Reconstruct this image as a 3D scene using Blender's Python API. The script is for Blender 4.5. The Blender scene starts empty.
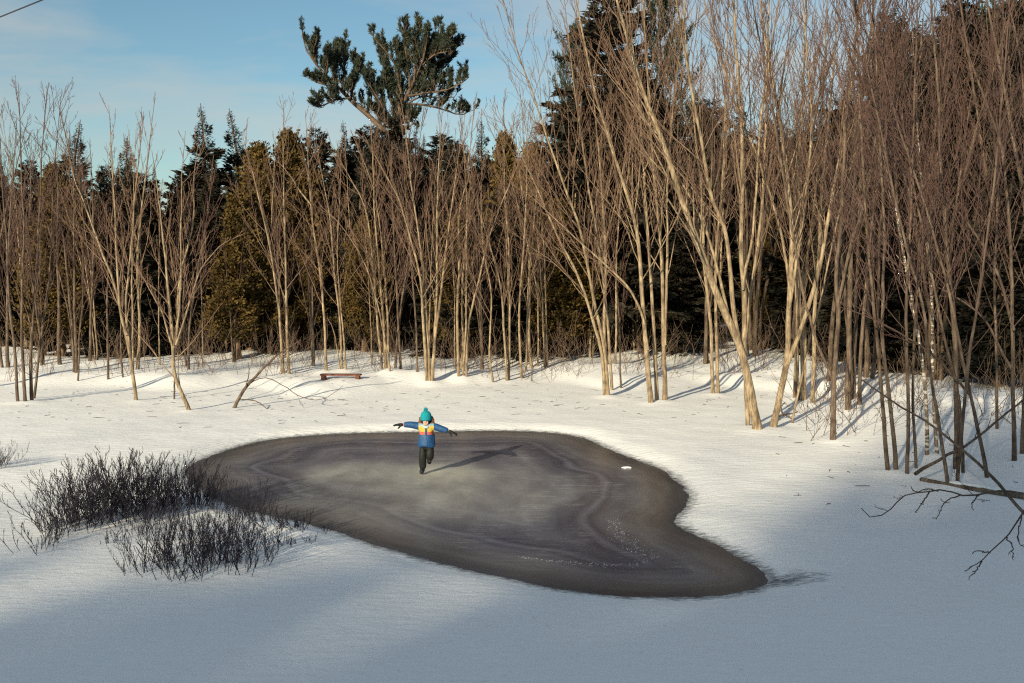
import bpy, bmesh, math, random
import numpy as np
from mathutils import Vector

# ------------------------------------------------------------------ camera, sky, sun, exposure
SC = bpy.context.scene
COL = SC.collection
F = 1000.0            # focal length in pixels of a 1024 wide picture
CAMZ = 3.9
HORIZON = 270.0
PITCH = math.atan((341.5 - HORIZON) / F)
cam_data = bpy.data.cameras.new('camera')
cam_data.sensor_width = 36.0
cam_data.lens = 36.0 * F / 1024.0
cam_data.clip_end = 3000.0
cam = bpy.data.objects.new('camera', cam_data)
COL.objects.link(cam)
cam.location = (0, 0, CAMZ)
cam.rotation_euler = (math.pi / 2 - PITCH, 0, 0)
SC.camera = cam

SUN_AZ = math.radians(30)      # sun stands behind the camera, this far to its left
SUN_EL = math.radians(19)
sun_dir = Vector((-math.sin(SUN_AZ) * math.cos(SUN_EL), -math.cos(SUN_AZ) * math.cos(SUN_EL), math.sin(SUN_EL)))
world = bpy.data.worlds.new('World')
SC.world = world
world.use_nodes = True
wn, wl = world.node_tree.nodes, world.node_tree.links
wn.clear()
w_out = wn.new('ShaderNodeOutputWorld')
w_bg = wn.new('ShaderNodeBackground')
w_sky = wn.new('ShaderNodeTexSky')
w_sky.sky_type = 'NISHITA'
w_sky.sun_disc = False
w_sky.sun_elevation = SUN_EL
w_sky.sun_rotation = math.atan2(sun_dir.x, sun_dir.y)
w_sky.altitude = 100
w_sky.air_density = 1.0
w_sky.dust_density = 0.45
w_sky.ozone_density = 1.0
w_bg.inputs['Strength'].default_value = 0.086
# thin high cloud: wisps stretched along one direction of the sky
w_tc = wn.new('ShaderNodeTexCoord')
w_map = wn.new('ShaderNodeMapping')
w_map.inputs['Scale'].default_value = (1.3, 1.3, 7.0)
w_map.inputs['Rotation'].default_value = (0.05, 0.12, 0.3)
w_map.inputs['Location'].default_value = (0.35, 0.2, 0.6)
w_n = wn.new('ShaderNodeTexNoise')
w_n.inputs['Scale'].default_value = 1.6
w_n.inputs['Detail'].default_value = 7
w_n.inputs['Roughness'].default_value = 0.55
w_n.inputs['Distortion'].default_value = 0.35
w_r = wn.new('ShaderNodeValToRGB')
w_r.color_ramp.elements[0].position = 0.42
w_r.color_ramp.elements[0].color = (0, 0, 0, 1)
w_r.color_ramp.elements[1].position = 0.68
w_r.color_ramp.elements[1].color = (0.85, 0.85, 0.85, 1)
w_mix = wn.new('ShaderNodeMixRGB')
w_mix.inputs['Color2'].default_value = (5.0, 5.0, 4.7, 1)
wl.new(w_tc.outputs['Generated'], w_map.inputs['Vector'])
wl.new(w_map.outputs['Vector'], w_n.inputs['Vector'])
wl.new(w_n.outputs['Fac'], w_r.inputs['Fac'])
wl.new(w_r.outputs['Color'], w_mix.inputs['Fac'])
w_tint = wn.new('ShaderNodeMixRGB')
w_tint.blend_type = 'MULTIPLY'
w_tint.inputs['Fac'].default_value = 1.0
w_tint.inputs['Color2'].default_value = (0.76, 0.96, 0.96, 1)     # clear winter air, a little greener than the model
wl.new(w_sky.outputs['Color'], w_tint.inputs['Color1'])
wl.new(w_tint.outputs['Color'], w_mix.inputs['Color1'])
wl.new(w_mix.outputs['Color'], w_bg.inputs['Color'])
wl.new(w_bg.outputs['Background'], w_out.inputs['Surface'])

sun_data = bpy.data.lights.new('sun', 'SUN')
sun_data.energy = 5.0
sun_data.angle = math.radians(0.9)
sun_data.color = (1.0, 0.86, 0.60)
sun = bpy.data.objects.new('sun', sun_data)
COL.objects.link(sun)
sun.rotation_euler = (-sun_dir).to_track_quat('-Z', 'Y').to_euler()
sun.location = sun_dir * 100

SC.view_settings.view_transform = 'Standard'
SC.view_settings.look = 'None'
SC.view_settings.gamma = 1.0
SC.view_settings.use_curve_mapping = False
SC.view_settings.exposure = 0.42
SC.render.engine = 'CYCLES'
SC.cycles.use_denoising = False
SC.cycles.filter_width = 1.2
SC.cycles.denoiser = 'OPENIMAGEDENOISE'
SC.cycles.denoising_input_passes = 'RGB_ALBEDO_NORMAL'
SC.cycles.max_bounces = 6
SC.cycles.diffuse_bounces = 3
SC.cycles.transparent_max_bounces = 8
SC.cycles.caustics_reflective = False
SC.cycles.caustics_refractive = False

RNG = np.random.default_rng(7)
random.seed(7)

# ------------------------------------------------------------------ helpers
FWD = np.array([0, math.cos(PITCH), -math.sin(PITCH)])
UP = np.array([0, math.sin(PITCH), math.cos(PITCH)])
RIGHT = np.array([1.0, 0, 0])
CAM = np.array([0, 0, CAMZ])


def ray(px, py):
    return FWD + (px - 512.0) / F * RIGHT - (py - 341.5) / F * UP


def at_depth(px, py, Y):
    r = ray(px, py)
    return CAM + r * (Y / r[1])


def on_flat(px, py, z=0.0):
    r = ray(px, py)
    return CAM + r * ((z - CAMZ) / r[2])


def smooth(a, b, x):
    t = np.clip((x - a) / (b - a), 0, 1)
    return t * t * (3 - 2 * t)


def catmull(pts, K):
    """smooth curve through pts resampled to K points evenly by length"""
    P = np.asarray(pts, float)
    if len(P) == 2:
        t = np.linspace(0, 1, K)[:, None]
        return P[0] * (1 - t) + P[1] * t
    ext = np.vstack([2 * P[0] - P[1], P, 2 * P[-1] - P[-2]])
    out = []
    for i in range(1, len(ext) - 2):
        p0, p1, p2, p3 = ext[i - 1], ext[i], ext[i + 1], ext[i + 2]
        for t in np.linspace(0, 1, 12, endpoint=False):
            out.append(0.5 * ((2 * p1) + (-p0 + p2) * t + (2 * p0 - 5 * p1 + 4 * p2 - p3) * t * t + (-p0 + 3 * p1 - 3 * p2 + p3) * t ** 3))
    out.append(P[-1])
    out = np.array(out)
    d = np.concatenate([[0], np.cumsum(np.linalg.norm(np.diff(out, axis=0), axis=1))])
    s = np.linspace(0, d[-1], K)
    return np.stack([np.interp(s, d, out[:, k]) for k in range(out.shape[1])], axis=1)


def nrm(v):
    return v / np.maximum(np.linalg.norm(v, axis=-1, keepdims=True), 1e-9)


def tubes(P, R, sides=3, lump=0.0):
    """P (N,K,3), R (N,K) -> verts, quads, radius per vert"""
    N, K, _ = P.shape
    T = np.gradient(P, axis=1) if K > 2 else np.repeat(P[:, 1:] - P[:, :1], 2, axis=1)
    T = nrm(T)
    M = nrm(P[:, -1] - P[:, 0])
    ref = np.where(np.abs(M[:, 2:3]) > 0.75, np.array([[1.0, 0.03, 0]]), np.array([[0, 0.02, 1.0]]))
    U = nrm(np.cross(T, ref[:, None, :]))
    V = np.cross(T, U)
    a = np.linspace(0, 2 * math.pi, sides, endpoint=False)
    Rr = R[:, :, None] * np.ones((1, 1, sides))
    if lump > 0:
        Rr = Rr * (1 + lump * RNG.normal(size=Rr.shape))
    verts = P[:, :, None, :] + Rr[..., None] * (np.cos(a)[None, None, :, None] * U[:, :, None, :] + np.sin(a)[None, None, :, None] * V[:, :, None, :])
    idx = np.arange(N * K * sides).reshape(N, K, sides)
    q = np.stack([idx[:, :-1, :], np.roll(idx[:, :-1, :], -1, axis=2), np.roll(idx[:, 1:, :], -1, axis=2), idx[:, 1:, :]], axis=-1)
    return verts.reshape(-1, 3), q.reshape(-1, 4), np.repeat(R[:, :, None], sides, axis=2).ravel()


def join(parts):
    vs, qs, rs, o = [], [], [], 0
    for v, q, r in parts:
        vs.append(v); qs.append(q + o); rs.append(r); o += len(v)
    return np.vstack(vs), np.vstack(qs), np.concatenate(rs)


def mesh_np(name, verts, faces, mats, attrs=None, shade=True):
    me = bpy.data.meshes.new(name)
    verts = np.asarray(verts, np.float32); faces = np.asarray(faces, np.int32)
    n, k = faces.shape
    me.vertices.add(len(verts)); me.vertices.foreach_set('co', verts.ravel())
    me.loops.add(n * k); me.loops.foreach_set('vertex_index', faces.ravel())
    me.polygons.add(n)
    me.polygons.foreach_set('loop_start', np.arange(0, n * k, k, dtype=np.int32))
    me.polygons.foreach_set('loop_total', np.full(n, k, np.int32))
    me.polygons.foreach_set('use_smooth', np.full(n, shade, bool))
    for a, val in (attrs or {}).items():
        at = me.attributes.new(a, 'FLOAT', 'POINT')
        at.data.foreach_set('value', np.asarray(val, np.float32))
    for m in (mats if isinstance(mats, list) else [mats]):
        me.materials.append(m)
    me.update(calc_edges=True)
    me.validate()
    return me


def link(name, data, parent=None, loc=None):
    o = bpy.data.objects.new(name, data)
    COL.objects.link(o)
    if parent is not None:
        o.parent = parent
    if loc is not None:
        o.location = loc
    return o


def tag(o, label, cat, group=None, kind=None):
    if label: o['label'] = label
    if cat: o['category'] = cat
    if group: o['group'] = group
    if kind: o['kind'] = kind
    return o


def dup(root, loc, rotz=0.0, scale=1.0, label=None, group=None):
    r = root.copy(); COL.objects.link(r)
    r.location = loc; r.rotation_euler = (0, 0, rotz)
    r.scale = scale if isinstance(scale, tuple) else (scale, scale, scale)
    if label: r['label'] = label
    if group: r['group'] = group
    for ch in root.children:
        c = ch.copy(); COL.objects.link(c); c.parent = r
        for g in ch.children:
            d = g.copy(); COL.objects.link(d); d.parent = c
    return r


def new_mat(name):
    m = bpy.data.materials.new(name)
    m.use_nodes = True
    nt = m.node_tree
    return m, nt.nodes, nt.links, nt.nodes['Principled BSDF']


def node(nodes, t, **kw):
    n = nodes.new(t)
    for k, v in kw.items():
        if k in n.inputs:
            n.inputs[k].default_value = v
        else:
            setattr(n, k, v)
    return n


def ramp(nodes, stops, interp='LINEAR'):
    r = nodes.new('ShaderNodeValToRGB')
    r.color_ramp.interpolation = interp
    el = r.color_ramp.elements
    while len(el) < len(stops):
        el.new(0.5)
    for e, (p, c) in zip(el, stops):
        e.position = p
        e.color = (c[0], c[1], c[2], 1) if len(c) == 3 else c
    return r


def plain(name, col, rough=0.8, var=0.15, scale=20.0, spec=0.2):
    m, n, l, b = new_mat(name)
    tc = node(n, 'ShaderNodeTexCoord')
    nz = node(n, 'ShaderNodeTexNoise', Scale=scale, Detail=4.0)
    c0 = tuple(max(0, c * (1 - var)) for c in col); c1 = tuple(min(1, c * (1 + var)) for c in col)
    r = ramp(n, [(0.3, c0), (0.7, c1)])
    l.new(tc.outputs['Object'], nz.inputs['Vector']); l.new(nz.outputs['Fac'], r.inputs['Fac'])
    l.new(r.outputs['Color'], b.inputs['Base Color'])
    bp = node(n, 'ShaderNodeBump', Strength=0.3, Distance=0.01)
    l.new(nz.outputs['Fac'], bp.inputs['Height']); l.new(bp.outputs['Normal'], b.inputs['Normal'])
    b.inputs['Roughness'].default_value = rough
    b.inputs['Specular IOR Level'].default_value = spec
    return m


# ------------------------------------------------------------------ materials
def bark_material(name, c_dark, c_mid, c_light, c_twig, vert=4.0, spots=None, bump=0.5):
    """trunk and branch bark: vertical streaks, lichen blotches, redder thin twigs (attribute radius)"""
    m, n, l, b = new_mat(name)
    tc = node(n, 'ShaderNodeTexCoord')
    mp = node(n, 'ShaderNodeMapping'); mp.inputs['Scale'].default_value = (30, 30, vert)
    l.new(tc.outputs['Object'], mp.inputs['Vector'])
    nz = node(n, 'ShaderNodeTexNoise', Scale=1.0, Detail=6.0, Roughness=0.65)
    l.new(mp.outputs['Vector'], nz.inputs['Vector'])
    r = ramp(n, [(0.28, c_dark), (0.5, c_mid), (0.72, c_light)])
    l.new(nz.outputs['Fac'], r.inputs['Fac'])
    bl = node(n, 'ShaderNodeTexNoise', Scale=3.2, Detail=4.0)
    l.new(tc.outputs['Object'], bl.inputs['Vector'])
    r2 = ramp(n, [(0.36, (0.55, 0.52, 0.50)), (0.62, (1.22, 1.21, 1.15))])
    l.new(bl.outputs['Fac'], r2.inputs['Fac'])
    mu = node(n, 'ShaderNodeMixRGB', blend_type='MULTIPLY'); mu.inputs['Fac'].default_value = 1
    l.new(r.outputs['Color'], mu.inputs['Color1']); l.new(r2.outputs['Color'], mu.inputs['Color2'])
    last = mu.outputs['Color']
    if spots:
        mp2 = node(n, 'ShaderNodeMapping'); mp2.inputs['Scale'].default_value = (5, 5, 14)
        l.new(tc.outputs['Object'], mp2.inputs['Vector'])
        n2 = node(n, 'ShaderNodeTexNoise', Scale=1.0, Detail=3.0)
        l.new(mp2.outputs['Vector'], n2.inputs['Vector'])
        r3 = ramp(n, [(0.52, (0, 0, 0)), (0.58, (1, 1, 1))])
        l.new(n2.outputs['Fac'], r3.inputs['Fac'])
        m3 = node(n, 'ShaderNodeMixRGB'); m3.inputs['Color2'].default_value = (*spots, 1)
        l.new(r3.outputs['Color'], m3.inputs['Fac']); l.new(last, m3.inputs['Color1'])
        last = m3.outputs['Color']
    at = node(n, 'ShaderNodeAttribute', attribute_name='radius')
    mr = node(n, 'ShaderNodeMapRange'); mr.inputs['From Min'].default_value = 0.005; mr.inputs['From Max'].default_value = 0.022
    l.new(at.outputs['Fac'], mr.inputs['Value'])
    mx = node(n, 'ShaderNodeMixRGB'); mx.inputs['Color1'].default_value = (*c_twig, 1)
    l.new(mr.outputs['Result'], mx.inputs['Fac']); l.new(last, mx.inputs['Color2'])
    l.new(mx.outputs['Color'], b.inputs['Base Color'])
    bp = node(n, 'ShaderNodeBump', Strength=bump, Distance=0.02)
    l.new(nz.outputs['Fac'], bp.inputs['Height']); l.new(bp.outputs['Normal'], b.inputs['Normal'])
    b.inputs['Roughness'].default_value = 0.85
    b.inputs['Specular IOR Level'].default_value = 0.15
    return m


M_BARK = bark_material('tan_bark', (0.080, 0.058, 0.042), (0.28, 0.215, 0.145), (0.44, 0.36, 0.25), (0.18, 0.112, 0.080))
M_BARKG = bark_material('grey_bark', (0.045, 0.034, 0.030), (0.125, 0.092, 0.070), (0.22, 0.172, 0.130), (0.105, 0.063, 0.052))
M_BIRCH = bark_material('birch_bark', (0.10, 0.07, 0.055), (0.22, 0.165, 0.125), (0.32, 0.26, 0.19), (0.16, 0.10, 0.09), spots=(0.66, 0.60, 0.50))
M_CONBARK = bark_material('conifer_bark', (0.06, 0.045, 0.035), (0.14, 0.10, 0.075), (0.22, 0.165, 0.12), (0.12, 0.09, 0.07), vert=3.0, bump=0.8)
M_CEDBARK = bark_material('cedar_bark', (0.10, 0.065, 0.045), (0.24, 0.16, 0.105), (0.36, 0.26, 0.18), (0.16, 0.11, 0.08), vert=1.5, bump=0.8)
M_SHRUB = bark_material('shrub_bark', (0.024, 0.022, 0.028), (0.036, 0.032, 0.042), (0.06, 0.050, 0.058), (0.030, 0.026, 0.037))
M_DEAD = bark_material('dead_wood_bark', (0.06, 0.045, 0.035), (0.13, 0.10, 0.08), (0.22, 0.18, 0.14), (0.085, 0.06, 0.05))


def foliage(name, c0, c1, c2):
    m, n, l, b = new_mat(name)
    tc = node(n, 'ShaderNodeTexCoord')
    nz = node(n, 'ShaderNodeTexNoise', Scale=1.1, Detail=5.0, Roughness=0.7)
    l.new(tc.outputs['Object'], nz.inputs['Vector'])
    r = ramp(n, [(0.3, c0), (0.5, c1), (0.72, c2)])
    l.new(nz.outputs['Fac'], r.inputs['Fac'])
    l.new(r.outputs['Color'], b.inputs['Base Color'])
    b.inputs['Roughness'].default_value = 0.7
    b.inputs['Specular IOR Level'].default_value = 0.2
    return m


M_SPRUCE = foliage('spruce_needles', (0.014, 0.014, 0.012), (0.028, 0.026, 0.018), (0.055, 0.043, 0.026))
M_CEDAR = foliage('cedar_sprays', (0.034, 0.026, 0.010), (0.090, 0.060, 0.017), (0.165, 0.100, 0.026))
M_PINE = foliage('pine_needles', (0.022, 0.030, 0.022), (0.040, 0.050, 0.034), (0.070, 0.070, 0.040))

# ------------------------------------------------------------------ terrain
POND_PX = [(186, 470), (200, 461), (235, 448), (270, 440), (320, 435), (370, 433), (430, 432), (500, 431), (550, 433), (582, 438),
           (605, 448), (632, 459), (657, 468), (676, 481), (686, 493), (686, 504), (679, 513), (673, 522), (690, 533), (715, 545),
           (740, 558), (758, 570), (766, 580), (757, 588), (735, 593), (700, 597), (650, 597), (600, 594), (555, 588),
           (500, 576), (449, 565), (415, 556), (380, 546), (349, 535), (314, 525), (278, 517), (242, 509), (212, 496), (192, 482)]
pond_raw = np.array([on_flat(x, y)[:2] for x, y in POND_PX])
POND = catmull(np.vstack([pond_raw, pond_raw[:1]]), 150)[:-1]


def pond_sd(X, Y):
    """signed distance to the shoreline, positive on the snow side"""
    X = np.asarray(X, float); Y = np.asarray(Y, float)
    shp = X.shape
    x = X.ravel(); y = Y.ravel()
    best = np.full(x.shape, 1e9); inside = np.zeros(x.shape, bool)
    A = POND; B = np.roll(POND, -1, axis=0)
    for a, b in zip(A, B):
        ab = b - a
        t = np.clip(((x - a[0]) * ab[0] + (y - a[1]) * ab[1]) / (ab @ ab), 0, 1)
        best = np.minimum(best, (x - a[0] - t * ab[0]) ** 2 + (y - a[1] - t * ab[1]) ** 2)
        c = ((a[1] > y) != (b[1] > y)) & (x < (b[0] - a[0]) * (y - a[1]) / (b[1] - a[1] + 1e-12) + a[0])
        inside ^= c
    d = np.sqrt(best)
    return np.where(inside, -d, d).reshape(shp)


_wr = np.random.default_rng(3)


def waves(X, Y, scale, n=9, seed=0):
    r = np.random.default_rng(seed)
    out = 0
    for i in range(n):
        a = r.uniform(0, 2 * math.pi); k = 2 * math.pi / scale * r.uniform(0.5, 1.8)
        out = out + np.sin(k * (np.cos(a) * X + np.sin(a) * Y) + r.uniform(0, 6.28)) / n ** 0.5
    return out


def base_h(X, Y):
    X = np.asarray(X, float); Y = np.asarray(Y, float)
    bank_y = 31.5 + 1.2 * np.sin(X * 0.33 + 0.7) + 0.9 * np.sin(X * 0.71 + 2.0) - 6.0 * smooth(6, 12, X) + 0.6 * np.sin(X * 1.3)
    b = smooth(0, 2.6, Y - bank_y)
    h = 0.10 + 0.30 * b + 0.042 * np.maximum(0, Y - 36)
    h = h + b * 0.07 * waves(X, Y, 5.0, 8, 11) + b * 0.03 * waves(X, Y, 1.7, 10, 12)
    h = h + (1 - b) * (0.018 * waves(X, Y, 6.0, 6, 13) + 0.006 * waves(X, Y, 1.6, 10, 14))
    # right shore rises gently under the trees
    h = h + 0.35 * smooth(6.5, 10.5, X) * smooth(15.5, 20, Y) * (1 - b * 0.5)
    h = h + 2.5 * smooth(60, 140, Y) + 17.0 * smooth(-22, -62, Y)      # the unseen hill added behind the viewpoint to carry shading trees
    return h


def ground_pt(px, py):
    r = ray(px, py)
    t = (0.1 - CAMZ) / r[2]
    for _ in range(25):
        p = CAM + r * t
        z = float(base_h(p[0], p[1]))
        t = 0.5 * t + 0.5 * (z - CAMZ) / r[2]
    p = CAM + r * t
    return np.array([p[0], p[1], float(base_h(p[0], p[1]))])


def gz(x, y):
    return float(base_h(x, y))


MOUNDS = []      # (x, y, height, radius) snow heaped round trunks; filled while trees are placed


def axis(lo, hi, step, end_lo, end_hi, grow=1.16):
    a = list(np.arange(lo, hi + 1e-6, step))
    s = step
    while a[-1] < end_hi:
        s *= grow; a.append(a[-1] + s)
    s = step
    left = []
    x = lo
    while x > end_lo:
        s *= grow; x -= s; left.append(x)
    return np.array(left[::-1] + a)


def build_ground():
    xs = axis(-9.0, 9.5, 0.06, -900, 900, 1.07)
    ys = axis(9.5, 26.5, 0.06, -300, 1400, 1.045)
    X, Y = np.meshgrid(xs, ys)
    sd = pond_sd(X, Y)
    fr = 0.06 * waves(X, Y, 0.7, 10, 21) + 0.03 * waves(X, Y, 0.35, 12, 22)
    # slush creeping out of the narrow right-hand corner
    h = base_h(X, Y)
    for mx, my, mh, mr in MOUNDS:
        sel = (np.abs(X - mx) < 3 * mr) & (np.abs(Y - my) < 3 * mr)
        h[sel] += mh * np.exp(-((X[sel] - mx) ** 2 + (Y[sel] - my) ** 2) / (mr * mr))
    sde = sd + fr * 0.35
    w = smooth(0.05, 0.9, sde)
    h = np.where(sde > 0, 0.09 * sde * (1 - w) + h * w, np.maximum(0.25 * sde, -0.3))
    n0, n1 = X.shape
    idx = np.arange(n0 * n1).reshape(n0, n1)
    q = np.stack([idx[:-1, :-1], idx[:-1, 1:], idx[1:, 1:], idx[1:, :-1]], axis=-1).reshape(-1, 4)
    m, n, l, b = new_mat('snow')
    tc = node(n, 'ShaderNodeTexCoord')
    at = node(n, 'ShaderNodeAttribute', attribute_name='shore')
    # wet slush soaking into the snow along the shoreline
    nf = node(n, 'ShaderNodeTexNoise', Scale=7.0, Detail=6.0, Roughness=0.7)
    mpf = node(n, 'ShaderNodeMapping'); mpf.inputs['Scale'].default_value = (1.0, 2.2, 1.0)
    l.new(tc.outputs['Object'], mpf.inputs['Vector']); l.new(mpf.outputs['Vector'], nf.inputs['Vector'])
    sb = node(n, 'ShaderNodeMath', operation='MULTIPLY_ADD'); sb.inputs[1].default_value = 0.75; sb.inputs[2].default_value = -0.375
    l.new(nf.outputs['Fac'], sb.inputs[0])
    ad = node(n, 'ShaderNodeMath', operation='ADD')
    l.new(at.outputs['Fac'], ad.inputs[0]); l.new(sb.outputs[0], ad.inputs[1])
    rs = ramp(n, [(0.0, (0.12, 0.12, 0.125)), (0.08, (0.34, 0.35, 0.36)), (0.24, (0.86, 0.87, 0.88))])
    l.new(ad.outputs[0], rs.inputs['Fac'])
    # bark crumbs and needles that blew onto the snow under the trees
    dn = node(n, 'ShaderNodeTexNoise', Scale=9.0, Detail=3.0)
    l.new(tc.outputs['Object'], dn.inputs['Vector'])
    dr = ramp(n, [(0.66, (1, 1, 1)), (0.78, (0.80, 0.76, 0.70))])
    l.new(dn.outputs['Fac'], dr.inputs['Fac'])
    mu = node(n, 'ShaderNodeMixRGB', blend_type='MULTIPLY'); mu.inputs['Fac'].default_value = 0.8
    l.new(rs.outputs['Color'], mu.inputs['Color1']); l.new(dr.outputs['Color'], mu.inputs['Color2'])
    l.new(mu.outputs['Color'], b.inputs['Base Color'])
    # wind ripples and grain
    mp = node(n, 'ShaderNodeMapping'); mp.inputs['Scale'].default_value = (2.2, 5.5, 1.0); mp.inputs['Rotation'].default_value = (0, 0, 0.12)
    l.new(tc.outputs['Object'], mp.inputs['Vector'])
    n1_ = node(n, 'ShaderNodeTexNoise', Scale=1.5, Detail=7.0, Roughness=0.6)
    l.new(mp.outputs['Vector'], n1_.inputs['Vector'])
    bp = node(n, 'ShaderNodeBump', Strength=0.48, Distance=0.05)
    l.new(n1_.outputs['Fac'], bp.inputs['Height'])
    n2_ = node(n, 'ShaderNodeTexNoise', Scale=40.0, Detail=3.0)
    l.new(tc.outputs['Object'], n2_.inputs['Vector'])
    bp2 = node(n, 'ShaderNodeBump', Strength=0.12, Distance=0.01)
    l.new(n2_.outputs['Fac'], bp2.inputs['Height']); l.new(bp.outputs['Normal'], bp2.inputs['Normal'])
    l.new(bp2.outputs['Normal'], b.inputs['Normal'])
    b.inputs['Roughness'].default_value = 0.75
    b.inputs['Specular IOR Level'].default_value = 0.25
    # the corner where slush has spread furthest
    tip = on_flat(775, 583)
    d_tip = np.sqrt(((X - tip[0]) / 0.5) ** 2 + ((Y - tip[1]) / 0.25) ** 2)
    shore = np.maximum(sd, 0) + 0.02
    shore = np.where(d_tip < 1.6, np.minimum(shore, 0.03 + 0.13 * d_tip), shore)
    shore = np.where(sd < 0, 0.0, shore)
    g = link('ground', mesh_np('snow_ground', np.stack([X, Y, h], -1).reshape(-1, 3), q, m, {'shore': shore.ravel()}))
    tag(g, 'snow covered ground sloping up under the trees round the pond', 'ground', kind='structure')


CHILD_XY = on_flat(422, 474)[:2]


def build_ice():
    lo = POND.min(0) - 0.4; hi = POND.max(0) + 0.4
    st = 0.10
    xs = np.arange(lo[0], hi[0], st); ys = np.arange(lo[1], hi[1], st)
    X, Y = np.meshgrid(xs, ys)
    sd = pond_sd(X, Y)
    idx = np.arange(X.size).reshape(X.shape)
    q = np.stack([idx[:-1, :-1], idx[:-1, 1:], idx[1:, 1:], idx[1:, :-1]], axis=-1).reshape(-1, 4)
    keep = (sd.ravel()[q] < 0.35).all(axis=1)
    q = q[keep]
    used = np.unique(q); re = np.full(X.size, -1); re[used] = np.arange(len(used))
    verts = np.stack([X, Y, np.zeros_like(X)], -1).reshape(-1, 3)[used]
    edge = np.maximum(-sd, 0).ravel()[used]
    # smoothed distance so that the bands flow instead of creasing on the medial axis
    m, n, l, b = new_mat('pond_ice')
    tc = node(n, 'ShaderNodeTexCoord')
    at = node(n, 'ShaderNodeAttribute', attribute_name='edge')
    nw = node(n, 'ShaderNodeTexNoise', Scale=0.45, Detail=1.5, Roughness=0.5)
    l.new(tc.outputs['Object'], nw.inputs['Vector'])
    ma = node(n, 'ShaderNodeMath', operation='MULTIPLY_ADD'); ma.inputs[1].default_value = 1.5; ma.inputs[2].default_value = -0.75
    l.new(nw.outputs['Fac'], ma.inputs[0])
    # distortion fades out right at the shore
    fd = node(n, 'ShaderNodeMapRange'); fd.inputs['From Min'].default_value = 0.2; fd.inputs['From Max'].default_value = 1.6
    l.new(at.outputs['Fac'], fd.inputs['Value'])
    mm = node(n, 'ShaderNodeMath', operation='MULTIPLY'); l.new(ma.outputs[0], mm.inputs[0]); l.new(fd.outputs['Result'], mm.inputs[1])
    e = node(n, 'ShaderNodeMath', operation='ADD'); l.new(at.outputs['Fac'], e.inputs[0]); l.new(mm.outputs[0], e.inputs[1])
    es = node(n, 'ShaderNodeMath', operation='MULTIPLY'); es.inputs[1].default_value = 0.2
    l.new(e.outputs[0], es.inputs[0])
    # bands of refrozen ice, metres from the shore times 0.2
    bands = ramp(n, [(0.0, (0.063, 0.060, 0.067)), (0.03, (0.072, 0.066, 0.067)), (0.08, (0.122, 0.109, 0.108)), (0.16, (0.142, 0.134, 0.146)), (0.225, (0.112, 0.108, 0.130)),
                     (0.255, (0.071, 0.070, 0.094)), (0.28, (0.133, 0.132, 0.170)), (0.31, (0.063, 0.061, 0.087)), (0.38, (0.085, 0.084, 0.114)),
                     (0.46, (0.147, 0.148, 0.181)), (0.54, (0.103, 0.102, 0.134)), (0.64, (0.133, 0.132, 0.164)), (0.80, (0.157, 0.157, 0.184)), (1.0, (0.180, 0.182, 0.207))])
    l.new(es.outputs[0], bands.inputs['Fac'])
    # streaks that follow the bands
    sx = node(n, 'ShaderNodeSeparateXYZ'); l.new(tc.outputs['Object'], sx.inputs['Vector'])
    c = node(n, 'ShaderNodeCombineXYZ')
    k1 = node(n, 'ShaderNodeMath', operation='MULTIPLY'); k1.inputs[1].default_value = 3.6; l.new(e.outputs[0], k1.inputs[0])
    k2 = node(n, 'ShaderNodeMath', operation='MULTIPLY'); k2.inputs[1].default_value = 0.5; l.new(sx.outputs['X'], k2.inputs[0])
    k3 = node(n, 'ShaderNodeMath', operation='MULTIPLY'); k3.inputs[1].default_value = 0.9; l.new(sx.outputs['Y'], k3.inputs[0])
    l.new(k1.outputs[0], c.inputs['X']); l.new(k2.outputs[0], c.inputs['Y']); l.new(k3.outputs[0], c.inputs['Z'])
    ns = node(n, 'ShaderNodeTexNoise', Scale=1.0, Detail=6.0, Roughness=0.6)
    l.new(c.outputs['Vector'], ns.inputs['Vector'])
    rs = ramp(n, [(0.28, (0.74, 0.72, 0.75)), (0.5, (1, 1, 1)), (0.72, (1.30, 1.29, 1.28))])
    l.new(ns.outputs['Fac'], rs.inputs['Fac'])
    mu = node(n, 'ShaderNodeMixRGB', blend_type='MULTIPLY'); mu.inputs['Fac'].default_value = 1
    l.new(bands.outputs['Color'], mu.inputs['Color1']); l.new(rs.outputs['Color'], mu.inputs['Color2'])
    last = mu.outputs['Color']
    # ice frosted by skating; sunlight round the child is painted into its colour
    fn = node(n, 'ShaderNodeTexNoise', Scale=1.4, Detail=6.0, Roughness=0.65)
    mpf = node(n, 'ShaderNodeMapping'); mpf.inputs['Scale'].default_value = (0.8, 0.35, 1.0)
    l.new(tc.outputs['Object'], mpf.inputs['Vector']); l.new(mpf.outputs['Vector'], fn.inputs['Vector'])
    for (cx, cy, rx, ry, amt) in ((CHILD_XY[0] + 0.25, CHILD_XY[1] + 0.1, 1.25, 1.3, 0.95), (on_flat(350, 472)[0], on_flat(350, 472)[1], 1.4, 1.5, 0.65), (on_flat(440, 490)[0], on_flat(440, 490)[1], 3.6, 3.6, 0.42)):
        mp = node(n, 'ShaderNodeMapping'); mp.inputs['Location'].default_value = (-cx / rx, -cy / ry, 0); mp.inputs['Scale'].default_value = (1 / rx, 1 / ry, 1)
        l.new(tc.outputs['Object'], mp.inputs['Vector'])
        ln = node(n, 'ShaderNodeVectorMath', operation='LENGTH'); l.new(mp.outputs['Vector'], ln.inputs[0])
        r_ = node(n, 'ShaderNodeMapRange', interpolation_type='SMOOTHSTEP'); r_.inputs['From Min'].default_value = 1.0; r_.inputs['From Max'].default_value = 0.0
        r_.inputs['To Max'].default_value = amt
        l.new(ln.outputs['Value'], r_.inputs['Value'])
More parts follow.
